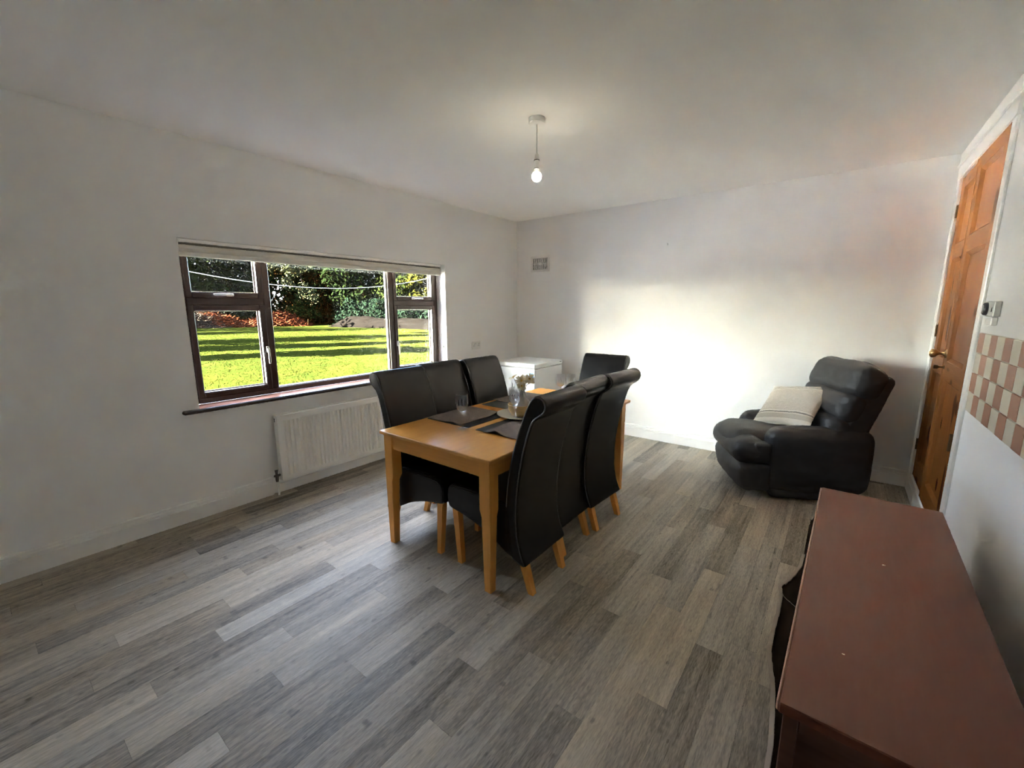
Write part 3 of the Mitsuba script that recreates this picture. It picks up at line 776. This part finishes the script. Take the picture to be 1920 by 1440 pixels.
tag(add('woven_placemat', cloth(1.335, 1.660, -2.105, -1.685, ZW, w3, rot=.01), 'woven_mat', smooth=40), 'dark woven placemat on the far window side, behind the bowl', 'placemat', g_w)

def goblet(h=.218):
    """Cut-crystal goblet: outer and inner walls in one closed lathe, the lower bowl cut in facets."""
    k = h / .204
    outer = [(0, 0), (.031, 0), (.0325, .0015), (.031, .003), (.018, .006), (.008, .010), (.0062, .018), (.0058, .045), (.0064, .074), (.0085, .080), (.0105, .085), (.0080, .090), (.011, .095), (.021, .103), (.0295, .115), (.0345, .130), (.0362, .146), (.0362, .165), (.0350, .185), (.0340, .204)]
    inner = [(.0328, .204), (.0337, .185), (.0345, .165), (.0342, .146), (.0318, .130), (.0262, .117), (.017, .107), (.006, .102), (0, .101)]
    n = 48
    m = lathe([(r * 1.06, z * k) for r, z in outer + inner], n)
    v = m.vertices
    r = np.hypot(v[:, 0], v[:, 1]); ang = np.arctan2(v[:, 1], v[:, 0])
    zz = v[:, 2] / k
    isout = np.zeros(len(v), bool)
    orr = np.interp(zz, [z for _, z in outer], [r_ * 1.06 for r_, _ in outer])
    isout = (np.abs(r - orr) < 2e-4) & (zz > .096) & (zz < .19)
    cut = .0021 * np.abs(np.sin(ang * 12 / 2 + np.where(zz < .14, zz * 90, 0))) * np.clip((.19 - zz) / .03, 0, 1) * np.clip((zz - .094) / .01, 0, 1)
    sc = np.where(isout, 1 - cut / np.maximum(r, 1e-6), 1)
    v[:, 0] *= sc; v[:, 1] *= sc
    m.vertices = v
    return m
GB = goblet()
gg = 'cut crystal wine glasses on the table'
glass_ply = mikit.ply(GB, 'glass', smooth=25)
for i, (x, y, z, lb) in enumerate(((1.712, -2.840, tz + .0005, 'crystal wine glass nearest the camera, at the corner of the near window-side placemat'),
                         (1.856, -2.494, tz + .0035, 'crystal wine glass standing in front of the gold bowl and plate'),
                         (1.640, -2.190, tz + .0035, 'crystal wine glass behind the front ones, left of the vase'),
                         (1.765, -1.765, tz + .0008, 'left one of two crystal glasses near the far head of the table'),
                         (1.835, -1.725, tz + .0008, 'right one of two crystal glasses near the far head of the table'))):
    k = numbered('wine_glass')
    scene[k] = {**glass_ply, 'to_world': T().translate([x, y, z]).rotate([0, 0, 1], 17 * i)}
    tag(k, lb, 'wine glass', gg)

BX, BY = 1.812, -2.368
pl_ = lathe([(0, 0), (.100, 0), (.108, .002), (.160, .014), (.166, .0155), (.166, .018), (.160, .017), (.110, .006), (.100, .004), (0, .004)], 64)
tag(add('charger_plate', xf(pl_, None, (BX, BY, tz + .0034)), 'charger', smooth=30), 'round pale metallic charger plate under the gold bowl', 'plate')
zb = tz + .0034 + .0045
bw = lathe([(0, 0), (.056, 0), (.062, .003), (.076, .022), (.086, .048), (.090, .078), (.0885, .0795), (.086, .078), (.082, .048), (.072, .024), (.056, .007), (0, .006)], 56)
tag(add('bowl', xf(bw, None, (BX, BY, zb)), 'gold_bowl', smooth=30), 'gold-coloured bowl on the charger plate', 'bowl')
va = lathe([(0, 0), (.040, 0), (.048, .006), (.064, .030), (.067, .046), (.063, .068), (.048, .094), (.031, .113), (.021, .128), (.0165, .142), (.0165, .164), (.019, .172), (.0175, .174), (.0145, .170), (.0135, .152), (.0135, .132), (0, .114)], 48)
tag(add('vase', xf(va, None, (BX + .008, BY + .006, zb + .0075)), 'vase_glaze', smooth=30), 'grey bottle-necked vase standing in the gold bowl', 'vase')
zv = zb + .0075

def daisy(pos, nrm, r, seed):
    """Petals (bent strips), disc and stem bent down into the vase neck."""
    rg = np.random.default_rng(seed)
    n = np.array(nrm, float); n /= np.linalg.norm(n)
    a = np.cross(n, [0.3, 0.2, .9]); a /= np.linalg.norm(a); b = np.cross(n, a)
    P, F = [], []
    np_ = 15
    for i in range(np_):
        th = 2 * math.pi * (i + rg.normal(0, .12)) / np_
        d = math.cos(th) * a + math.sin(th) * b; t = -math.sin(th) * a + math.cos(th) * b
        L = r * rg.uniform(.85, 1.08); bend = rg.uniform(-.15, .35)
        base = len(P)
        for s, w in ((.18, .05), (.45, .13), (.75, .15), (.95, .09), (1.02, .02)):
            c = np.array(pos) + d * L * s + n * (L * (.16 * s - bend * s * s))
            for q in (-1, 0, 1):
                P.append(c + t * q * w * r + n * (-.03 * r * (1 - abs(q))))
        for s in range(4):
            for q in range(2):
                o = base + s * 3 + q
                F += [[o, o + 1, o + 4], [o, o + 4, o + 3]]
    pet = trimesh.Trimesh(P, F, process=False)
    disc = xf(lathe([(0, -.004), (.16 * r, -.002), (.22 * r, .002), (.17 * r, .007), (0, .010)], 14), np.stack([a, b, n], 1), pos)
    return pet, disc
nk = np.array([BX + .008, BY + .006, zv + .150])
for i, (p, nr, r, lb) in enumerate((((1.752, -2.372, 1.008), (-.35, -.35, .85), .040, 'cream daisy leaning out to the left of the vase'),
                               ((1.823, -2.376, .992), (.25, -.85, .42), .043, 'cream daisy facing the room at the middle of the bunch'),
                               ((1.872, -2.352, 1.005), (.65, -.45, .55), .042, 'cream daisy at the right of the bunch by the blue label'),
                               ((1.845, -2.400, .962), (.45, -.85, .05), .036, 'cream daisy hanging lowest over the vase neck'))):
    f = thing('flower', lb, 'flower', 'cream daisies in the vase')
    pe, di = daisy(p, nr, r, 40 + i)
    add('petals', pe, 'petal', f, smooth=False); add('disc', di, 'flower_disc', f, smooth=40)
    n = np.array(nr) / np.linalg.norm(nr)
    A, B, C = np.array(p) - n * .003, np.array(p) - n * .03 - [0, 0, .02], nk + [0.002 * (i - 1.5), 0.002 * (i % 2), 0]
    s = np.linspace(0, 1, 10)[:, None]
    add('stem', tube((1 - s) ** 2 * A + 2 * s * (1 - s) * B + s ** 2 * C, .0016, 6), 'stem_green', f, smooth=40)

# ---------------------------------------------------------------- chest freezer
fz = thing('chest_freezer', 'small white chest freezer in the far corner by the window wall', 'freezer')
x0, x1, y0, y1, zt = .262, .832, -.772, -.182, .852
add('body', box(x0, x1, y0, y1, .03, zt - .060, .010), 'freezer_white', fz)
add('gasket', box(x0 + .008, x1 - .008, y0 + .008, y1 - .008, zt - .061, zt - .047), 'gasket', fz)
add('lid', box(x0 - .004, x1 + .004, y0 - .006, y1, zt - .048, zt, .010), 'freezer_white', fz)
for x in (x0 + .06, x1 - .06):
    for y in (y0 + .06, y1 - .06):
        add('foot', box(x - .025, x + .025, y - .025, y + .025, 0, .031), 'black_plastic', fz)
add('hinge_slot', box(x1 + .0035, x1 + .0055, y1 - .075, y1 - .025, zt - .020, zt - .012), 'dark_slot', fz)
lab = add('energy_label', box(x1 - .112, x1 - .018, y0 - .0012, y0 + .0005, zt - .200, zt - .105), 'sticker_blue', fz); plab(lab, 'blue paper label')
add('print', cat(box(x1 - .105, x1 - .085, y0 - .0017, y0 - .001, zt - .128, zt - .112), box(x1 - .078, x1 - .030, y0 - .0017, y0 - .001, zt - .121, zt - .115), box(x1 - .100, x1 - .045, y0 - .0017, y0 - .001, zt - .162, zt - .152), box(x1 - .100, x1 - .030, y0 - .0017, y0 - .001, zt - .182, zt - .175)), 'sticker_white', lab)

# ---------------------------------------------------------------- recliner armchair
ac = thing('armchair', 'black leather recliner armchair standing at an angle by the back wall', 'armchair')
PHI = math.radians(28)
U, Vx = np.array([math.cos(PHI), math.sin(PHI), 0]), np.array([-math.sin(PHI), math.cos(PHI), 0])
RA = np.stack([U, Vx, [0, 0, 1.0]], 1)
O = np.array([3.072, -1.052, 0])
def wrinkle(m, amp, fr, seed=0, axis=None):
    m = m.copy()
    n = m.vertex_normals
    P = m.vertices.copy()
    if axis is not None:
        P = P * np.array(axis)
    d = (meshkit.fbm(P * fr + seed * 3.7, 3, seed) - .5) * 2 * amp
    m.vertices = m.vertices + n * d[:, None]
    return m
def ac_add(name, m, center, tilt=0.0, amp=.005, fr=9, seed=0, axis=None, material='recliner_leather', parent=None):
    m = wrinkle(m, amp, fr, seed, axis)
    m = xf(m, roty(tilt), center)
    return add(name, xf(m, RA, O), material, parent or ac, smooth=True)
# u = depth (0 front .. .85 back), v = width (0 near camera .. .72), z up
def tucks(m, n_t, depth, face, span=1.0, phase=0.):
    """Gathered channels across a pad: grooves along one direction on one face."""
    m = m.copy(); v = m.vertices
    h = np.abs(v).max(0)
    k = np.abs(v[:, 1]) / h[1]
    g = np.cos(v[:, 1] / h[1] * math.pi * n_t + phase)
    w = np.clip(v[:, face[0]] * face[1] / h[face[0]], 0, 1)
    v[:, face[0]] += -face[1] * depth * np.clip(g, -.2, 1) ** 2 * w * (1 - k ** 4)
    m.vertices = v
    return m
ac_add('base', softbox((.70, .60, .30), .05, n=12), (.44, .36, .22), amp=0)
ac_add('armrest', softbox((.72, .185, .50), .085, (.015, .020, .02), n=26), (.475, .085, .315), amp=.007, fr=8, seed=1)
ac_add('armrest', softbox((.70, .175, .47), .085, (.015, .018, .02), n=26), (.455, .640, .325), amp=.007, fr=8, seed=2)
ac_add('seat_cushion', tucks(softbox((.70, .47, .20), .095, (.02, .01, .025), n=30), 3, .008, (0, -1)), (.235, .365, .395), tilt=.06, amp=.005, fr=10, seed=3, axis=(.4, 2.2, .4))
ac_add('seat_front', tucks(softbox((.24, .68, .21), .10, (.02, .01, .015), n=28), 4, .008, (0, -1)), (-.005, .345, .365), amp=.005, fr=9, seed=4, axis=(.4, 2.4, .4))
ac_add('footrest', tucks(softbox((.20, .68, .25), .075, (.02, .01, .01), n=28), 5, .010, (0, -1)), (.015, .345, .170), tilt=-.22, amp=.004, fr=10, seed=5, axis=(.4, 2.6, .4))
ac_add('skirt', softbox((.62, .66, .13), .03, n=12), (.47, .36, .065), amp=0)
TB = .33
def on_back(s, off):     # a point along the leaning back: s up it, off in front of it
    return (.60 + math.sin(TB) * s - math.cos(TB) * off, 0, .36 + math.cos(TB) * s + math.sin(TB) * off)
def bp_(s, off, v): 
    a = on_back(s, off); return (a[0], v, a[2])
ac_add('back_shell', softbox((.20, .63, .68), .045, (.01, .008, .01), n=24), bp_(.335, -.030, .360), tilt=TB, amp=.004, fr=7, seed=6)
ac_add('headrest', tucks(softbox((.22, .675, .27), .085, (.035, .012, .02), n=36), 2, .006, (0, -1)), bp_(.575, .035, .362), tilt=TB, amp=.009, fr=9, seed=7, axis=(1, 1.2, .8))
ac_add('back_pad', tucks(softbox((.17, .655, .25), .065, (.045, .008, .015), n=34), 2, .006, (0, -1), phase=1.), bp_(.375, .050, .362), tilt=TB, amp=.011, fr=10, seed=8)
ac_add('back_pad', softbox((.18, .64, .25), .065, (.045, .008, .015), n=34), bp_(.175, .055, .362), tilt=TB, amp=.011, fr=10, seed=9)
ac_add('front_panel', softbox((.125, .10, .155), .022, (.006, .006, .004), n=14), (.062, .052, .370), amp=.002)
ac_add('front_panel', softbox((.120, .10, .215), .022, (.006, .006, .004), n=14), (.078, .055, .172), amp=.002)

# cushion on it
def pillow(w, h, t, n=44):
    g = np.linspace(-1, 1, n)
    X, Y = np.meshgrid(g, g, indexing='ij')
    prof = np.clip((1 - np.abs(X) ** 2.4), 0, 1) ** .55 * np.clip((1 - np.abs(Y) ** 2.4), 0, 1) ** .55
    pin = 1 - .06 * (1 - np.abs(Y) ** 2) * np.abs(X) ** 3
    pin2 = 1 - .06 * (1 - np.abs(X) ** 2) * np.abs(Y) ** 3
    x, y = X * w / 2 * pin, Y * h / 2 * pin2
    wr = (meshkit.fbm(np.stack([X * 4, Y * 4, 0 * X], -1), 3, 4) - .5) * .018 * (1 - prof * .4)
    top = np.stack([x, y, prof * t / 2 + wr * prof ** .3], -1).reshape(-1, 3); bot = np.stack([x, y, -prof * t / 2], -1).reshape(-1, 3)
    i, j = np.meshgrid(np.arange(n - 1), np.arange(n - 1), indexing='ij')
    a = (i * n + j).ravel(); b, c, d = a + n, a + n + 1, a + 1
    f1 = np.vstack([np.stack([a, b, c], 1), np.stack([a, c, d], 1)])
    uv = np.stack([(X + 1) / 2, (Y + 1) / 2], -1).reshape(-1, 2)
    return trimesh.Trimesh(np.vstack([top, bot]), np.vstack([f1, f1[:, ::-1] + n * n]), process=False), np.vstack([uv, uv])
pm, puv = pillow(.475, .45, .13)
ax = np.array([.886, -.436, .159]); ax /= np.linalg.norm(ax)
up = np.array([.245, .731, .637]); up -= ax * (up @ ax); up /= np.linalg.norm(up)
nz = np.cross(ax, up)
kc = add('cushion', xf(pm, np.stack([ax, up, nz], 1), (3.234, -.508, .672)), 'cushion_cotton', smooth=True, uv=puv)
tag(kc, 'cream cushion with thin taupe stripes leaning in the black armchair', 'cushion')

# ---------------------------------------------------------------- sideboard
sb = thing('sideboard', 'long low reddish-brown wooden sideboard against the tiled wall', 'sideboard')
bx0, bx1, by0_, by1_, bz = 3.482, 3.934, -3.592, -2.010, .55
add('top', box(bx0, bx1, by0_, by1_, bz - .028, bz, .003), 'redwood', sb)
plab(add('top_lipping', box(bx0 - .006, bx0 + .001, by0_ + .004, by1_ - .004, bz - .028, bz - .001, .003), 'redwood_edge', sb), 'worn paler front edge of the top')
add('end_panel', box(bx0 + .010, bx0 + .042, by0_ + .004, by1_ - .004, 0.03, bz - .028, .002), 'redwood_dark', sb)
add('end_panel', box(bx1 - .030, bx1 - .004, by0_ + .004, by1_ - .004, 0.03, bz - .028, .002), 'redwood_dark', sb)
add('rail', box(bx0 + .042, bx1 - .030, by0_ + .006, by0_ + .030, bz - .062, bz - .028, .002), 'redwood_dark', sb)
add('back_panel', box(bx0 + .042, bx1 - .030, by1_ - .030, by1_ - .010, .03, bz - .028), 'redwood_dark', sb)
add('shelf', box(bx0 + .042, bx1 - .030, by0_ + .06, by1_ - .030, .060, .085), 'redwood_dark', sb)
add('inner_panel', box(bx0 + .042, bx1 - .030, by0_ + .10, by0_ + .118, .085, bz - .030), 'redwood_dark', sb)
add('plinth', box(bx0 + .03, bx1 - .02, by0_ + .03, by1_ - .02, -.006, .030), 'redwood_dark', sb)
for i, (x, y, l) in enumerate(((3.715, -2.72, .008), (3.60, -3.32, .006))):
    tag(add('paint_fleck', box(x, x + l, y, y + .003, bz, bz + .0008), 'tile_cream'), 'pale fleck on the sideboard top, ' + ('farther from' if i == 0 else 'nearer') + ' the camera', 'fleck', 'flecks on the sideboard')

move(sb, T().translate([3.48, -3.59, 0]).rotate([0, 0, 1], -1.05).translate([-3.48, 3.59, 0]))

# ---------------------------------------------------------------- ceiling pendant
pn = thing('pendant_light', 'bare lit bulb on a white cord hanging from the ceiling', 'lamp')
px, py = 1.947, -2.394
add('ceiling_rose', xf(lathe([(0, -.034), (.030, -.034), (.046, -.030), (.050, -.024), (.050, -.004), (.047, 0), (0, 0)], 36), None, (px, py, H)), 'white_plastic', pn, smooth=30)
add('cord', tube([(px, py, H - .032), (px, py, 2.372)], .0032, 8), 'grey_plastic', pn, smooth=40)
add('lamp_holder', xf(lathe([(0, .086), (.006, .086), (.010, .080), (.0135, .066), (.0150, .054), (.0150, .014), (.0155, .010), (.0155, 0), (0, 0)][::-1], 24), None, (px, py, 2.300)), 'white_plastic', pn, smooth=30)
for zr in (2.349, 2.302):
    add('holder_ring', xf(lathe([(.012, -.002), (.0172, -.002), (.0172, .0025), (.012, .0025)], 24), None, (px, py, zr)), 'dark_metal', pn, smooth=30)
add('bulb_neck', xf(lathe([(0, 0), (.022, 0), (.019, .010), (.0145, .024), (.0135, .032), (0, .032)], 24), None, (px, py, 2.270)), 'white_plastic', pn, smooth=30)
bulb = lathe([(0, -.034), (.006, -.0335), (.012, -.032), (.021, -.0265), (.028, -.016), (.0305, -.004), (.029, .006), (.0255, .013), (.021, .018), (0, .018)], 24)
BULB = 1.5
plab(add('bulb', xf(bulb, None, (px, py, 2.262)), {'type': 'diffuse', 'reflectance': {'type': 'rgb', 'value': [.8, .8, .8]}}, pn, smooth=30,
    emitter={'type': 'area', 'radiance': {'type': 'rgb', 'value': [BULB * 1.0, BULB * .90, BULB * .70]}}), 'glowing bulb')

# ---------------------------------------------------------------- outside
GZ = -.30
gx, gy = np.meshgrid(np.linspace(-75, -.30, 150), np.linspace(-60, 70, 180), indexing='ij')
gzv = GZ + .10 * (meshkit.fbm(np.stack([gx * .12, gy * .12, 0 * gx], -1), 3, 2) - .5) * np.clip((-gx - 1) / 5, 0, 1)
gv = np.stack([gx, gy, gzv], -1).reshape(-1, 3)
i, j = np.meshgrid(np.arange(149), np.arange(179), indexing='ij')
a = (i * 180 + j).ravel()
add('ground', trimesh.Trimesh(gv, np.vstack([np.stack([a, a + 180, a + 181], 1), np.stack([a, a + 181, a + 1], 1)]), process=False), 'lawn_grass', smooth=True)
struct('ground', 'sunlit green lawn outside the window')
def ground_z(x, y):
    return GZ + .10 * (meshkit.fbm(np.stack([np.asarray(x) * .12, np.asarray(y) * .12, 0 * np.asarray(x)], -1), 3, 2) - .5) * np.clip((-np.asarray(x) - 1) / 5, 0, 1)
add('house_extension', box(-5.5, -.30, -15.0, -9.0, GZ - .2, 5.8, .02), 'house_render'); struct('house_extension', 'rendered wing of the house beyond the window wall')
add('gravel_yard', prism([(-16, -34), (-3.35, -34), (-3.35, -9.0), (-2.3, -9.0), (-2.3, -4.3), (-16, -4.3)], GZ - .08, GZ + .035), 'pale_gravel'); struct('gravel_yard', 'pale gravel yard beside the lawn')
add('border', box(-2.3, -.30, -9.0, 4.0, GZ - .08, GZ + .055, .02), 'soil'); struct('border', 'dark planting border along the house')
# grass tufts over the part of the lawn seen from the room
gr = np.random.default_rng(3)
N = 26000
dist = 5.5 + 28 * gr.random(N) ** 1.1; th = gr.uniform(math.radians(8), math.radians(52), N)
X, Y = -.3 - dist * np.cos(th), -3.4 + dist * np.sin(th) + gr.uniform(-1, 2.5, N)
Zg = ground_z(X, Y)
an = gr.uniform(0, 2 * math.pi, N); hh = gr.uniform(.015, .042, N); ww = gr.uniform(.008, .018, N)
dx, dy = np.cos(an), np.sin(an)
lean = gr.normal(0, .035, (N, 2))
tri = np.stack([np.stack([X - dx * ww, Y - dy * ww, Zg - .005], 1), np.stack([X + dx * ww, Y + dy * ww, Zg - .005], 1), np.stack([X + lean[:, 0], Y + lean[:, 1], Zg + hh], 1)], 1).reshape(-1, 3)
kg = add('grass', trimesh.Trimesh(tri, np.arange(3 * N).reshape(-1, 3), process=False), 'grass_blade')
labels[kg] = {'label': 'short green grass blades on the lawn outside', 'category': 'grass', 'kind': 'stuff'}

def leaves(blobs, n, size, seed, squash=1.0):
    """Leaf sprays scattered in ellipsoids (cx, cy, cz, rx, ry, rz), denser to the outside."""
    rg = np.random.default_rng(seed)
    blobs = np.array(blobs, float)
    vol = (blobs[:, 3] * blobs[:, 4] * blobs[:, 5]) ** .67
    which = rg.choice(len(blobs), n, p=vol / vol.sum())
    d = rg.normal(size=(n, 3)); d /= np.linalg.norm(d, axis=1, keepdims=True)
    rad = rg.random(n) ** .40
    c = blobs[which, :3] + d * rad[:, None] * blobs[which, 3:]
    c += rg.normal(0, size * .5, (n, 3))
    nr = d + rg.normal(0, .6, (n, 3)); nr /= np.linalg.norm(nr, axis=1, keepdims=True)
    t = np.cross(nr, rg.normal(size=(n, 3))); t /= np.linalg.norm(t, axis=1, keepdims=True)
    b = np.cross(nr, t)
    s = size * rg.uniform(.5, 1.3, (n, 1))
    P = np.stack([c - t * s, c - b * s * .45 + nr * s * .12, c + t * s, c + b * s * .45 + nr * s * .12], 1).reshape(-1, 3)
    P[:, 2] = np.maximum(P[:, 2], GZ - .05)
    q = np.arange(n)[:, None] * 4
    return trimesh.Trimesh(P, np.vstack([q + [0, 1, 2], q + [0, 2, 3]]), process=False)
def tree(x, y, h, r, material, label, n=5200, size=.30, seed=0, low=.12, name='tree', catg='tree', group='trees behind the lawn'):
    rg = np.random.default_rng(seed)
    key = thing(name, label, catg, group)
    z0 = GZ
    blobs = []
    for k in range(15):
        zz = z0 + h * (low + (1 - low) * (k + .5) / 15)
        f = (k + .5) / 15
        rr = r * (math.sin(math.pi * min(1, .18 + .82 * f)) ** .6 * .55 + .25)
        a_ = rg.uniform(0, 2 * math.pi)
        off = r * rg.uniform(.1, .6)
        blobs.append((x + off * math.cos(a_), y + off * math.sin(a_), zz, rr * .8, rr * .8, h * .10 + .25))
    add('foliage', leaves(blobs, n, size, seed + 1), material, key)
    plab(key + '__foliage', None, 'stuff')
    pth = [(x + rg.normal(0, .1), y + rg.normal(0, .1), z) for z in np.linspace(z0 - .1, z0 + h * .8, 7)]
    add('trunk', tube(pth, np.linspace(.22, .06, 7) * (h / 9), 8), 'bark', key, smooth=40)
    return key
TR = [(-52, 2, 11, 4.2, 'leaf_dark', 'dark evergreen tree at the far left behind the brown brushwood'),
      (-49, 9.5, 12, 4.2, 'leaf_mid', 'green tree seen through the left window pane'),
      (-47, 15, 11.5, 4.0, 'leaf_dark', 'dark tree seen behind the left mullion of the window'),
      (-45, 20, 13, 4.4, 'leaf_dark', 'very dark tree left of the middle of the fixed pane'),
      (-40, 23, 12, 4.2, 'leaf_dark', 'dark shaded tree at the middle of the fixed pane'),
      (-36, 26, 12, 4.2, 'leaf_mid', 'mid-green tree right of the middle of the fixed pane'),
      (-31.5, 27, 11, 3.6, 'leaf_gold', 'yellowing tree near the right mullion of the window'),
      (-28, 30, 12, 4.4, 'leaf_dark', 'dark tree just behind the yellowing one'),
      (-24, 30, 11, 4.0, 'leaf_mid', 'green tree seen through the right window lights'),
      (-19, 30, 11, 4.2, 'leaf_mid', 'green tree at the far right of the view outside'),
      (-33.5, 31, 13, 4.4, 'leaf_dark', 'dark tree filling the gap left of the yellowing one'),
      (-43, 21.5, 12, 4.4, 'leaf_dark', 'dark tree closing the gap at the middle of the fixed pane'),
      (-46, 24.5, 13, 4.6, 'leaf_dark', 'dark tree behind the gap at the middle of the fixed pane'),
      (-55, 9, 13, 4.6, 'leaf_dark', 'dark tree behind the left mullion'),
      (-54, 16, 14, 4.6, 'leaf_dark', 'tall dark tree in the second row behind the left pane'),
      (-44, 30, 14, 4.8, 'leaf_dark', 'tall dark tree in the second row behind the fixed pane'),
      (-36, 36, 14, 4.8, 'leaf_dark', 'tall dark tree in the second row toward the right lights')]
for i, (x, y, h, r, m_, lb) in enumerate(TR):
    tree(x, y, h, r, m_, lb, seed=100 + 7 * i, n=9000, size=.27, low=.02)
SH = [(-42, 18.5, 2.3, 2.4, 'leaf_mid', 'bright green shrub at the foot of the dark trees, right of the brown brushwood'),
      (-36.5, 20.5, 2.6, 2.4, 'leaf_blue', 'blue-green shrub at the middle of the fixed pane'),
      (-33, 21.5, 2.4, 2.3, 'leaf_blue', 'blue-green shrub above the grey bank'),
      (-29.5, 22.3, 2.4, 2.2, 'leaf_blue', 'blue-green shrub next to the right mullion'),
      (-25.5, 22.5, 2.6, 2.4, 'leaf_blue', 'blue-green shrub seen through the right lights'),
      (-21, 22.8, 2.6, 2.4, 'leaf_blue', 'blue-green shrub at the right end of the hedge')]
for i, (x, y, h, r, m_, lb) in enumerate(SH):
    tree(x, y, h, r, m_, lb, n=2600, size=.20, seed=300 + 5 * i, low=.0, name='shrub', catg='shrub', group='shrubs at the edge of the lawn')
# a light-leaved branch tree standing nearer
k = thing('birch_tree', 'pale bright-leaved tree whose branches hang into the fixed pane at its left', 'tree')
rg = np.random.default_rng(77)
bl_ = []
bxy = np.array([-24.0, 8.7])
for q in range(16):
    bl_.append((bxy[0] + rg.normal(0, .8), bxy[1] + rg.normal(0.3, .8), 3.1 + 3.6 * rg.random() + .5, .55, .55, .42))
bl_ += [(-24, 9.3, 2.55, .35, .45, .5), (-24, 9.9, 2.2, .30, .32, .5), (-24, 8.3, 3.0, .4, .5, .4)]
mat('leaf_pale', leaf((0.00675, 0.00858, 0.00374), (0.00541, 0.00577, 0.00307)), 0.95, 0.0)
add('foliage', leaves(bl_, 3200, .12, 78), 'leaf_pale', k); plab(k + '__foliage', None, 'stuff')
plab(add('trunk', tube([(-24.5, 7.0, GZ), (-24.5, 7.05, 3.0), (-24.4, 7.4, 5.2), (-24.1, 8.6, 5.6), (-24, 9.0, 4.4), (-24, 9.25, 2.8)], [.14, .12, .07, .05, .03, .012], 8), 'bark', k, smooth=40), 'forked trunk')
# brushwood pile and bank
def heap(cx, cy, dx, dy, L, w, h, n, seed, size):
    rg = np.random.default_rng(seed)
    s = rg.uniform(-1, 1, n); q = rg.normal(0, .45, n)
    top = h * (1 - s ** 4) * (.65 + .35 * np.sin(s * 5 + seed)) * np.exp(-q ** 2)
    c = np.stack([cx + dx * s * L - dy * q * w, cy + dy * s * L + dx * q * w, GZ + top * rg.random(n) ** .6], 1)
    d = rg.normal(size=(n, 3)) * [1, 1, .35]; d /= np.linalg.norm(d, axis=1, keepdims=True)
    t = np.cross(d, rg.normal(size=(n, 3))); t /= np.linalg.norm(t, axis=1, keepdims=True)
    ln = size * rg.uniform(.4, 1.4, (n, 1)); wd = .035
    P = np.stack([c - d * ln - t * wd, c - d * ln + t * wd, c + d * ln], 1).reshape(-1, 3)
    return trimesh.Trimesh(P, np.arange(3 * n).reshape(-1, 3), process=False)
kb = add('brushwood_pile', heap(-42.5, 13.0, .42, .907, 5.2, 1.6, 1.55, 9000, 5, .5), 'brown_brash')
labels[kb] = {'label': 'heap of reddish-brown dead branches at the edge of the lawn', 'category': 'brushwood', 'kind': 'stuff'}
kb = add('grey_brushwood_pile', heap(-44.0, 7.6, .25, .968, 3.6, 1.6, 1.35, 5000, 6, .6), 'grey_brash')
labels[kb] = {'label': 'heap of grey dead twigs left of the brown branches', 'category': 'brushwood', 'kind': 'stuff'}
sx_, sy_ = np.meshgrid(np.linspace(0, 1, 70), np.linspace(-1, 1, 14), indexing='ij')
A0, A1 = np.array([-36.5, 18.2]), np.array([-17.0, 20.6])
dd = (A1 - A0) / np.linalg.norm(A1 - A0); pn_ = np.array([-dd[1], dd[0]])
bxp = A0[0] + (A1 - A0)[0] * sx_ + pn_[0] * sy_ * 1.1; byp = A0[1] + (A1 - A0)[1] * sx_ + pn_[1] * sy_ * 1.1
bzp = GZ - .06 + 1.0 * np.clip(1 - sy_ ** 2, 0, 1) ** .7 * np.clip(np.minimum(sx_, 1 - sx_) * 8, 0, 1) * (.8 + .4 * meshkit.fbm(np.stack([bxp * .6, byp * .6, 0 * bxp], -1), 3, 8))
i, j = np.meshgrid(np.arange(69), np.arange(13), indexing='ij'); a = (i * 14 + j).ravel()
kb = add('earth_bank', trimesh.Trimesh(np.stack([bxp, byp, bzp], -1).reshape(-1, 3), np.vstack([np.stack([a, a + 14, a + 15], 1), np.stack([a, a + 15, a + 1], 1)]), process=False), 'soil', smooth=True)
tag(kb, 'low grey-brown bank of bare earth along the right of the lawn', 'bank')
# trees out on the sun's side, whose shade streaks the lawn
for i, (x, y, h, r) in enumerate(((-31, -14.5, 10, 2.4), (-24.5, -9.0, 8.0, 1.8), (-19, -7.5, 7.5, 1.5), (-28, -4.5, 8, 1.8), (-45, -6.5, 9.5, 3.2), (-39.5, -4.5, 9, 3.0), (-50, -9, 10, 3.2))):
    tree(x, y, h, r, 'leaf_mid', f'slender tree on the sunny side of the lawn, {("farthest back", "second nearest", "nearest the house", "third nearest", "the broad one in the middle", "the broad one nearest the lawn", "the broad one farthest off")[i]}', n=1500, size=.30, seed=500 + i, low=.35)
# washing line on two posts
wl = thing('washing_line', 'white washing line sagging across the view outside the window', 'washing line')
yy = np.linspace(-4.4, 5.4, 60)
add('rope', tube(np.stack([np.full(60, -6.0), yy, 1.925 + .036 * (yy - .5) ** 2], 1), .0095, 6), 'rope_white', wl, smooth=50)
for y in (-4.4, 5.4):
    add('post', xf(trimesh.creation.cylinder(.03, 3.2, sections=14), None, (-6.0, y, GZ + 1.6)), 'post_metal', wl, smooth=40)
